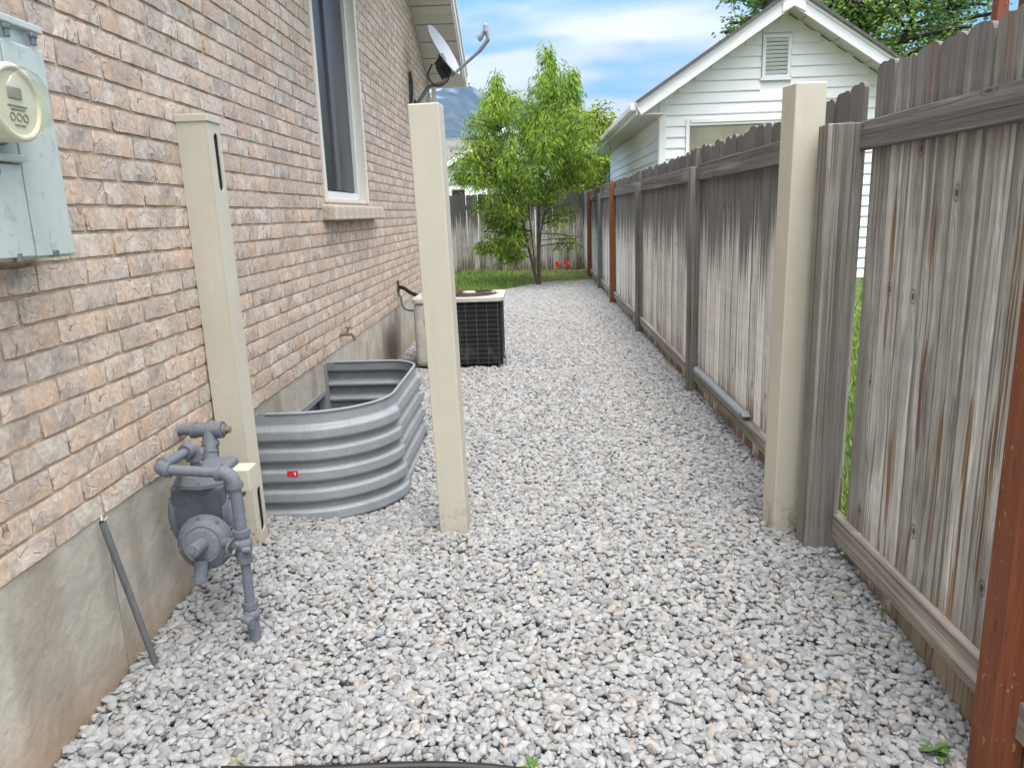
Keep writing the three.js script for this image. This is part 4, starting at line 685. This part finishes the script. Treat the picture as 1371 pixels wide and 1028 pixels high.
// ------------------------------------------------------------------ trees
function leafPush(P, C, N2, p, dirv, side, L, w, col, bend) {       // folded lance leaf, 4 triangles
  const tip = p.clone().addScaledVector(dirv, L); tip.y -= bend * L; const mid = p.clone().addScaledVector(dirv, L * 0.45); const a = mid.clone().addScaledVector(side, w), b = mid.clone().addScaledVector(side, -w); const up = dirv.clone().cross(side); mid.addScaledVector(up, -w * 0.4);
  const tri = (x, y, z) => { for (const v of [x, y, z]) { P.push(v.x, v.y, v.z); C.push(...col); } };
  tri(p, a, mid); tri(a, tip, mid); tri(p, mid, b); tri(mid, tip, b);
}
function growTree(T, o) {
  const r = rng(o.seed), P = [], C = [], wood = []; const base = V(0, 0, 0);
  const stems = o.stems.map(s => new THREE.CatmullRomCurve3(s.map(p => V(...p))));
  stems.forEach((c, i) => { const g = new THREE.TubeGeometry(c, 24, 1, o.rs ?? 8, false), n = 24, k = (o.rs ?? 8) + 1, Q = g.attributes.position; for (let a = 0; a <= n; a++) { const q = c.getPointAt(a / n), rad = lerp(o.r0[i], o.r1, Math.pow(a / n, 0.8)); for (let b = 0; b < k; b++) { const id = a * k + b; Q.setXYZ(id, q.x + (Q.getX(id) - q.x) * rad, q.y + (Q.getY(id) - q.y) * rad, q.z + (Q.getZ(id) - q.z) * rad); } } g.computeVertexNormals(); wood.push(g); });
  const samples = []; stems.forEach((c, si) => { for (let i = 6; i <= 40; i++) samples.push([c.getPointAt(i / 40), i / 40, si]); });
  for (const cl of o.clusters(r)) {
    const [cx, cy, cz, size] = cl, cen = V(cx, cy, cz); let best = null, bd = 1e9;
    for (const s of samples) { const dy = cy - s[0].y; if (dy < (o.minRise ?? 0.1) && s[1] > 0.2) continue; const d = cen.distanceTo(s[0]) + Math.abs(dy * (o.rise ?? 0.5)) * 0.4; if (d < bd) { bd = d; best = s; } } if (!best) best = samples[0];
    const st = best[0], m1 = st.clone().lerp(cen, 0.5); m1.y += (o.arch ?? 0.08) * st.distanceTo(cen) * (o.archUp ?? 1); const cv = new THREE.QuadraticBezierCurve3(st, m1, cen); const len = st.distanceTo(cen);
    const tw = new THREE.TubeGeometry(cv, 6, Math.min(0.016, 0.004 + 0.006 * len) * (o.twig ?? 1), 4, false); wood.push(tw);
    const shade = r() * 1.0, n = Math.round(o.leaves * size * (0.7 + 0.6 * r()));
    for (let i = 0; i < n; i++) {
      const t = 1 - Math.pow(r(), 1.3) * Math.min(0.75, o.spread / Math.max(len, 0.01)), q = cv.getPoint(clamp(t, 0.15, 1)); const rad = o.puff * size * Math.sqrt(r()), a = r() * 6.28, b = Math.acos(2 * r() - 1);
      q.add(V(Math.sin(b) * Math.cos(a) * rad, Math.cos(b) * rad * (o.flat ?? 0.8) - (o.hang ?? 0) * r(), Math.sin(b) * Math.sin(a) * rad));
      const dir = V(Math.cos(a) * 0.8, (r() - 0.5) * 0.9 - o.droop, Math.sin(a) * 0.8).normalize(), side = V(r() - 0.5, (r() - 0.5) * 0.6, r() - 0.5).cross(dir).normalize();
      const h = r(), v = 0.66 + 0.46 * h + 0.34 * (shade - 0.5), ye = (r() * 0.6 + shade * 0.4); leafPush(P, C, null, q, dir, side, o.leaf * (0.7 + 0.6 * r()), o.leaf * o.ratio * (0.7 + 0.6 * r()), [v * lerp(0.75, 1.3, ye), v * lerp(0.93, 1.07, ye), v * lerp(0.9, 0.8, ye)], o.bend);
    }
  }
  const g = new THREE.BufferGeometry(); g.setAttribute('position', new THREE.Float32BufferAttribute(P, 3)); g.setAttribute('color', new THREE.Float32BufferAttribute(C, 3)); g.computeVertexNormals();
  part('trunk', wuv(merge(wood), 'y'), o.bark, T); const cr = part('crown', g, o.mat, T); cr.userData.kind = 'stuff'; return T;
}
{
  const T = thing('young_tree', 'young multi stemmed tree with drooping bright green leaves at the end of the gravel', 'tree', [0.11, -0.03, -15.25]);
  // crown half widths measured from the trunk: [height, left, right]
  const prof = [[0.55, -0.2, 0.1], [0.75, -1.15, 0.15], [0.95, -1.35, 0.75], [1.25, -1.05, 0.8], [1.6, -1.3, 0.85], [1.95, -1.4, 0.95], [2.25, -1.75, 1.3], [2.7, -1.6, 1.42], [3.2, -1.55, 1.35], [3.65, -1.2, 1.1], [4.0, -0.75, 0.95], [4.3, -0.35, 0.75], [4.55, 0.1, 0.6]];
  const lim = (y) => { for (let i = 0; i < prof.length - 1; i++) if (y <= prof[i + 1][0]) { const t = clamp((y - prof[i][0]) / (prof[i + 1][0] - prof[i][0])); return [lerp(prof[i][1], prof[i + 1][1], t), lerp(prof[i][2], prof[i + 1][2], t)]; } return [0.2, 0.4]; };
  growTree(T, {
    seed: 12, bark: M.bark, mat: leafMat(0.26, 0.41, 0.06), r0: [0.04, 0.034, 0.018, 0.016], r1: 0.005, rs: 8,
    stems: [[[0, 0, 0], [0.0, 0.8, 0], [0.05, 1.9, 0.02], [0.18, 3.2, 0.0], [0.34, 4.55, 0]], [[-0.02, 0, 0.02], [-0.16, 0.6, 0.05], [-0.36, 1.6, 0.1], [-0.62, 2.7, 0.12], [-0.72, 4.0, 0.1]], [[0.01, 0.5, -0.02], [0.06, 1.1, -0.06], [0.3, 2.0, -0.2], [0.62, 3.1, -0.25], [0.78, 4.1, -0.2]], [[-0.08, 0.4, -0.0], [-0.12, 0.9, -0.12], [-0.2, 2.0, -0.4], [-0.15, 3.2, -0.5], [-0.1, 4.0, -0.5]]],
    clusters: (r) => { const out = []; let g = 0;
      while (out.length < 340 && g++ < 9000) { const y = 0.7 + 3.9 * Math.pow(r(), 0.75), [a, b] = lim(y), x = lerp(a, b, r()), hwz = (b - a) * 0.46; if (r() > (b - a) / 3.0) continue; const z = (r() * 2 - 1) * hwz; const mx = (a + b) / 2, e = ((x - mx) / ((b - a) / 2)) ** 2 + (z / hwz) ** 2; if (e > 1) continue; if (y < 1.9 && e < 0.35 && r() < 0.9) continue; if (y < 1.9 && x > -0.2 && r() < 0.5) continue; if (x > -0.25 && x < 0.45 && y < 1.5) continue; if (y > 3.45 && Math.min(Math.abs(x + 0.72), Math.abs(x - 0.28), Math.abs(x - 0.82)) > 0.30 - 0.14 * (y - 3.45)) continue; out.push([x, y, z, 0.75 + 0.5 * r()]); }
      for (const [x, y, n] of [[0.34, 4.5, 8], [-0.72, 4.15, 9], [0.8, 4.15, 8], [-0.28, 3.75, 6], [-1.55, 2.3, 8], [-1.25, 0.95, 8], [-0.85, 1.0, 9], [-1.0, 1.5, 10], [-0.6, 1.3, 8], [-0.75, 0.72, 6], [0.75, 1.0, 5]]) for (let i = 0; i < n; i++) out.push([x + (r() - 0.5) * 0.18, y - 0.6 * r() * (y > 3 ? 1 : 0.3), (r() - 0.5) * 0.26, 0.45 + 0.3 * r()]);
      return out; },
    leaves: 92, spread: 0.5, puff: 0.145, flat: 1.5, hang: 0.10, droop: 0.75, leaf: 0.09, ratio: 0.125, bend: 0.25, rise: 0.9, minRise: 0.12, arch: 0.06,
  });
}
function blobTree(name, label, p, o) {
  const T = thing(name, label, 'tree', p);
  growTree(T, Object.assign({ rs: 7, r1: 0.03, clusters: (r) => { const out = []; for (let i = 0; i < o.n; i++) { const b = Math.acos(2 * r() - 1), a = r() * 6.28, k = Math.pow(r(), 0.4); const lump = 1 + 0.22 * Math.sin(a * 3 + o.seed) * Math.sin(b * 4 + o.seed); out.push([o.c[0] + o.R[0] * k * lump * Math.sin(b) * Math.cos(a), o.c[1] + o.R[1] * k * lump * Math.cos(b), o.c[2] + o.R[2] * k * lump * Math.sin(b) * Math.sin(a), 0.7 + 0.6 * r()]); } return out; } }, o)); return T;
}
blobTree('shade_tree', 'large dark green tree with bare dark limbs rising behind the white garage', [10.4, 0.2, -26], { seed: 5, n: 300, c: [0, 7.6, 0], R: [4.6, 3.4, 3.4], leaves: 120, spread: 1.4, puff: 0.5, leaf: 0.15, ratio: 0.26, bend: 0.1, droop: 0.2, bark: M.barkDark, mat: leafMat(0.20, 0.32, 0.09), r0: [0.28, 0.16, 0.16, 0.14, 0.14], twig: 4, stems: [[[0, 0, 0], [0.1, 3, 0], [0.3, 6.5, 0], [0.5, 10, 0]], [[0.05, 2.5, 0], [1.6, 4.6, 0.3], [2.9, 7.2, 0.4], [3.6, 9.4, 0]], [[0, 2.8, 0], [-1.5, 5, 0.2], [-2.8, 7, 0.2], [-3.6, 8.6, 0.2]], [[0.1, 3.4, 0], [0.8, 5.5, 1.2], [1.4, 7.6, 1.8], [1.8, 9.6, 2]], [[0.1, 3.4, 0], [-0.8, 5.8, -1], [-1.2, 8, -1.8], [-1.4, 9.8, -2]]] });
blobTree('yellow_green_tree', 'yellow green leafy tree behind the fence between young tree and garage', [2.1, -0.1, -27], { seed: 9, n: 240, c: [0, 3.15, 0], R: [1.35, 1.75, 1.3], leaves: 55, spread: 0.8, puff: 0.34, leaf: 0.13, ratio: 0.26, bend: 0.1, droop: 0.25, bark: M.bark, mat: leafMat(0.30, 0.40, 0.045), r0: [0.11, 0.06], twig: 1.5, stems: [[[0, 0, 0], [0.05, 1.6, 0], [0.1, 3, 0], [0, 4.6, 0]], [[0, 1.2, 0], [-0.5, 2.4, 0.2], [-0.8, 3.6, 0.3]]] });
blobTree('dark_shrub', 'dark green conifer shrub low behind the fence beside the garage wall', [2.35, -0.1, -24], { seed: 14, n: 120, c: [0, 1.5, 0], R: [0.6, 1.1, 0.6], leaves: 45, spread: 0.5, puff: 0.22, leaf: 0.09, ratio: 0.22, bend: 0.05, droop: 0.1, bark: M.barkDark, mat: leafMat(0.035, 0.08, 0.025), r0: [0.07], twig: 1, stems: [[[0, 0, 0], [0.02, 1.2, 0], [0, 2.5, 0]]] });

// ------------------------------------------------------------------ lawn blades and weeds
{
  const r = rng(808); const P = [], C = [];
  const blade = (x, y, z, h, w, col, ln) => { const a = r() * 6.28, s = V(Math.cos(a), 0, Math.sin(a)).multiplyScalar(w), l = V((r() - 0.5) * ln, 1, (r() - 0.5) * ln).multiplyScalar(h), b = V(x, y, z), m = b.clone().addScaledVector(l, 0.55), t = b.clone().add(l).add(V((r() - 0.5) * ln * h, -0.1 * h, (r() - 0.5) * ln * h)); const tri = (...v) => v.forEach(q => { P.push(q.x, q.y, q.z); C.push(...col); }); tri(b.clone().sub(s), b.clone().add(s), m.clone().add(s.clone().multiplyScalar(0.7))); tri(b.clone().sub(s), m.clone().add(s.clone().multiplyScalar(0.7)), m.clone().sub(s.clone().multiplyScalar(0.7))); tri(m.clone().sub(s.clone().multiplyScalar(0.7)), m.clone().add(s.clone().multiplyScalar(0.7)), t); };
  const col = (dry) => { const k = 0.7 + 0.6 * r(); return dry ? [0.30 * k, 0.27 * k, 0.12 * k] : [lerp(0.12, 0.22, r()) * k, lerp(0.22, 0.30, r()) * k, 0.04 * k]; };
  for (let i = 0; i < 26000; i++) { const x = -2.6 + 3.88 * r(), e = -13.9 - 1.9 * sstep(-1.2, 0.5, x) - (x > 0.4 ? 0.3 * (x - 0.4) : 0), z = e - (-e > 19 ? 0 : r() * (19 + e)); const tall = vn(x * 2 + 20, z * 2 + 40, 64, 64, 5); blade(x, -0.05, z, (0.05 + 0.13 * tall * r()) * (x < -0.1 ? 1.35 : 0.9), 0.007, col(x > -0.2 && r() < 0.35), 0.7); }
  const g = new THREE.BufferGeometry(); g.setAttribute('position', new THREE.Float32BufferAttribute(P, 3)); g.setAttribute('color', new THREE.Float32BufferAttribute(C, 3)); g.computeVertexNormals();
  const gm = new THREE.MeshPhysicalMaterial({ vertexColors: true, roughness: 0.8, transmission: 0.25, thickness: 0, side: THREE.DoubleSide });
  tag(part('grass', g, gm, scene), 'rough green grass in front of the back fence', 'grass', null, 'stuff');
  P.length = 0; C.length = 0;
  for (let i = 0; i < 24000; i++) { const t = Math.pow(r(), 1.2), x = lerp(1.45, 6, t) + (r() - 0.5) * 0.9, z = -lerp(2.6, 12.2, t) + (r() - 0.5) * 1.2; if (x < 1.37) continue; blade(x, LAWNY(x, z), z, 0.04 + 0.06 * r(), 0.004 + 0.005 * t, col(false), 0.7); }
  for (let i = 0; i < 160; i++) blade(1.335 + 0.05 * r(), 0.0, -2.95 - 0.06 * r(), 0.18 + 0.3 * r(), 0.004, col(r() < 0.4), 0.4);
  const g2 = new THREE.BufferGeometry(); g2.setAttribute('position', new THREE.Float32BufferAttribute(P, 3)); g2.setAttribute('color', new THREE.Float32BufferAttribute(C, 3)); g2.computeVertexNormals();
  tag(part('grass', g2, gm, scene), 'bright green lawn grass seen through the gap in the wooden fence', 'grass', null, 'stuff');
  const weed = (label, x, z, n, h, w, dry) => { P.length = 0; C.length = 0; for (let i = 0; i < n; i++) { const a = r() * 6.28, d = V(Math.cos(a), 0.5 + r() * 0.8, Math.sin(a)).normalize(), s = V(0, 1, 0).cross(d).normalize(), k = 0.8 + 0.5 * r(); leafPush(P, C, null, V((r() - 0.5) * 0.02, 0.005, (r() - 0.5) * 0.02), d, s, h * (0.5 + 0.7 * r()), w, dry ? [0.30 * k, 0.27 * k, 0.13 * k] : [0.10 * k, 0.2 * k, 0.04 * k], 0.35); } const q = new THREE.BufferGeometry(); q.setAttribute('position', new THREE.Float32BufferAttribute(P.slice(), 3)); q.setAttribute('color', new THREE.Float32BufferAttribute(C.slice(), 3)); q.computeVertexNormals(); const m = tag(part('weed', q, gm, scene), label, 'weed'); m.position.set(x, gy(x, z), z); };
  weed('small green weed in the gravel at the foot of the red brown post', 1.12, -1.90, 16, 0.075, 0.009, false);
  weed('dark green weed sprig at the right end of the black edging', -0.04, -1.845, 14, 0.06, 0.006, false);
  weed('yellowish dry weed tuft at the left end of the black edging', -0.90, -1.845, 22, 0.035, 0.003, true);
  P.length = 0; C.length = 0; for (let i = 0; i < 26; i++) { const x = lerp(-0.9, -0.08, r()); blade(x, gy(x, -1.86) + 0.002, -1.862 + 0.012 * r(), 0.025 + 0.035 * r(), 0.0012, r() < 0.6 ? [0.30, 0.28, 0.20] : [0.10, 0.17, 0.05], 1.2); }
  { const q = new THREE.BufferGeometry(); q.setAttribute('position', new THREE.Float32BufferAttribute(P.slice(), 3)); q.setAttribute('color', new THREE.Float32BufferAttribute(C.slice(), 3)); q.computeVertexNormals(); tag(part('grass', q, gm, scene), 'thin dry grass wisps along the black edging at the front', 'grass', null, 'stuff'); }
  weed('tiny green weed growing against the boards under the lower rail', 1.275, -2.55, 6, 0.04, 0.008, false);
  const ed = []; for (let i = 0; i <= 12; i++) { const x = lerp(-0.93, -0.06, i / 12); ed.push([x, gy(x, -1.83) + 0.016, -1.83 + 0.012 * Math.sin(i * 0.5) + 0.02 * ((i - 6) / 6) ** 2]); }
  tag(part('garden_edging', merge([tube(ed, 0.014, 40, 10), ...ed.slice(0, -1).map((p, i) => { const q = ed[i + 1]; return box(Math.abs(q[0] - p[0]) + 0.004, 0.14, 0.006, (p[0] + q[0]) / 2, (p[1] + q[1]) / 2 - 0.07, (p[2] + q[2]) / 2); })]), M.edging, scene), 'black plastic garden edging along the near border of the gravel', 'edging');
}

// ------------------------------------------------------------------ flags, stake, far buildings, mountains
for (const [x, z, y, l] of [[0.56, -18.2, 0.0, 'left orange marker flag in the grass before the back fence'], [0.78, -18.2, 0.0, 'right orange marker flag beside the dark stake at the back fence']]) {
  const T = thing('marker_flag', l, 'marker flag', [x, y, z], 'orange marker flags');
  part('wire', rod([0, -0.03, 0], [0, 0.30, 0], 0.004), M.wire, T); const f = new THREE.PlaneGeometry(0.11, 0.14, 5, 5), P = f.attributes.position; for (let i = 0; i < P.count; i++) P.setZ(i, 0.02 * Math.sin(P.getX(i) * 40 + P.getY(i) * 20)); f.computeVertexNormals(); part('cloth', f.translate(0.02, 0.20, 0), M.flag, T);
}
{ const T = thing('garden_stake', 'thin dark stake standing before the back fence beside the flag', 'stake', [0.83, -0.05, -18.4]); part('rod', rod([0, 0, 0], [0.01, 0.62, 0], 0.012), M.barkDark, T); part('knob', new THREE.SphereGeometry(0.03, 10, 8).translate(0.01, 0.60, 0), M.barkDark, T); }
{
  const T = thing('far_white_house', 'white gabled house beyond the back fence partly hidden by the young tree', 'house', [-1.3, -0.3, -36]);
  const sh = new THREE.Shape(); sh.moveTo(-2.9, 0); sh.lineTo(3.4, 0); sh.lineTo(3.4, 3.7); sh.lineTo(0.3, 5.4); sh.lineTo(-2.9, 3.75); sh.closePath();
  part('wall', wuv(new THREE.ExtrudeGeometry(sh, { depth: 7, bevelEnabled: false }).translate(0, 0, -7), 'y'), M.siding, T);
  const sl = (x0, y0, x1, y1) => { const L = Math.hypot(x1 - x0, y1 - y0), g = box(L, 0.16, 7.8); g.rotateZ(Math.atan2(y1 - y0, x1 - x0)); return g.translate((x0 + x1) / 2, (y0 + y1) / 2 + 0.07, -3.5); };
  part('roof', wuv(merge([sl(-3.3, 3.58, 0.3, 5.46), sl(0.3, 5.46, 3.8, 3.55)]), 'z'), M.shingle, T);
  const f2 = (x0, y0, x1, y1) => { const L = Math.hypot(x1 - x0, y1 - y0), g = box(L, 0.2, 0.05); g.rotateZ(Math.atan2(y1 - y0, x1 - x0)); return g.translate((x0 + x1) / 2, (y0 + y1) / 2 + 0.02, 0.44); };
  part('rake_board', merge([f2(-3.3, 3.58, 0.3, 5.46), f2(0.3, 5.46, 3.8, 3.55)]), M.sidingTrim, T);
  const w1 = part('window', merge([box(0.06, 0.75, 0.05, -1.92, 3.75, 0.03), box(0.06, 0.75, 0.05, -1.44, 3.75, 0.03), box(0.42, 0.06, 0.05, -1.68, 4.095, 0.03), box(0.42, 0.06, 0.05, -1.68, 3.405, 0.03)]), M.sidingTrim, T); part('pane', box(0.42, 0.63, 0.02, -1.68, 3.75, 0.01), M.dish, w1);
  const w2 = part('window', merge([box(0.07, 0.8, 0.05, -2.45, 2.55, 0.03), box(0.07, 0.8, 0.05, -1.78, 2.55, 0.03), box(0.6, 0.07, 0.05, -2.115, 2.915, 0.03), box(0.6, 0.07, 0.05, -2.115, 2.185, 0.03)]), M.sidingTrim, T); part('pane', box(0.6, 0.66, 0.02, -2.115, 2.55, 0.01), M.glassDark, w2);
  part('band', box(6.2, 0.10, 0.04, 0.25, 3.15, 0.022), M.dish, T);
}
{
  const T = thing('small_shed', 'small shed with grey roof and reddish trim beyond the fence corner', 'shed', [2.0, -0.2, -31]);
  part('wall', box(1.6, 2.3, 1.6, 0, 1.15, 0), std({ color: lin(0.32, 0.10, 0.08), roughness: 0.8 }), T);
  const s = new THREE.Shape(); s.moveTo(-0.55, 0.55); s.lineTo(0.62, 0.55); s.lineTo(0.92, 0); s.lineTo(-0.92, 0); s.closePath(); part('roof', new THREE.ExtrudeGeometry(s, { depth: 1.8, bevelEnabled: false }).translate(0, 2.2, -0.9), std({ color: lin(0.16, 0.15, 0.17), roughness: 0.9 }), T);
  part('trim', box(1.9, 0.08, 0.04, 0, 2.21, 0.93), std({ color: lin(0.45, 0.12, 0.10), roughness: 0.7 }), T);
}
for (const [x, l] of [[2.295, 'left rust red post rising behind the tall near fence'], [2.42, 'right rust red post rising behind the tall near fence']]) { const m = tag(part('red_post', wuv(rbox(0.055, 2.6, 0.055, 0.006), 'y', x), M.brownPost, scene), l, 'post'); m.position.set(x, 1.55, -4); }
{
  const mt = (name, label, x0, x1, nx, z0, z1, nz, f, col) => { const g = sheet(x0, x1, nx, z0, z1, nz, f); const C = [], P = g.attributes.position, N = g.attributes.normal; for (let i = 0; i < P.count; i++) C.push(...col(P.getX(i), P.getY(i), P.getZ(i), N.getY(i))); g.setAttribute('color', new THREE.Float32BufferAttribute(C, 3)); struct(name, g, std({ vertexColors: true, roughness: 1 }), label); };
  const H1 = (x, z) => { const d = (z + 3200) / 1400, rel = x / 3200; const prof = 440 - 60 * sstep(0.0, 1, Math.abs((rel + 0.078) / 0.03)) * 0.6 + 90 * sstep(-0.10, -0.5, rel) - 150 * sstep(-0.07, 0.15, rel); const n = fbm(x / 6000 + 0.5, z / 6000 + 0.5, 10, 10, 6, 700); const rg = 1 - Math.abs(2 * fbm(x / 6000 + 0.5, z / 6000 + 0.5, 14, 14, 5, 720) - 1); return Math.max(-1, prof * Math.pow(clamp(1 - d * d * (d > 0 ? 1 : 0.6)), 1.1) + (rg - 0.62) * 150 * clamp(1.05 - d * d) + 60 * (n - 0.5)); };
  mt('mountain', 'blue hazy mountain with a little snow beyond the house roof', -2600, 2600, 170, -1750, -4700, 130, H1, (x, y, z, n) => { const s = fbm(x / 900 + 5, z / 900 + 5, 40, 40, 4, 9); if (y > 392 && s > 0.66) return [0.15, 0.16, 0.17]; return mix3([0.02, 0.04, 0.035], [0.075, 0.08, 0.07], sstep(0.45, 0.65, s)); });
  const H2 = (x, z) => { const d = (z + 1500) / 420; const rel = x / 1500; return Math.max(-1, (150 + 10 * Math.sin(x * 0.012) - 95 * sstep(-0.085, 0.02, rel)) * clamp(1 - d * d) + 20 * (fbm(x / 1500 + 3, z / 1500 + 3, 10, 10, 5, 730) - 0.5)); };
  mt('foothill', 'tan dry foothill below the blue mountain', -1500, 1500, 120, -1050, -2000, 50, H2, (x, y, z, n) => { const s = fbm(x / 500 + 5, z / 500 + 5, 30, 30, 4, 19); return mix3([0.17, 0.145, 0.11], [0.06, 0.08, 0.035], sstep(0.5, 0.66, s + 0.25 * (1 - sstep(20, 80, y)))); });
}
renderer.render(scene, camera);
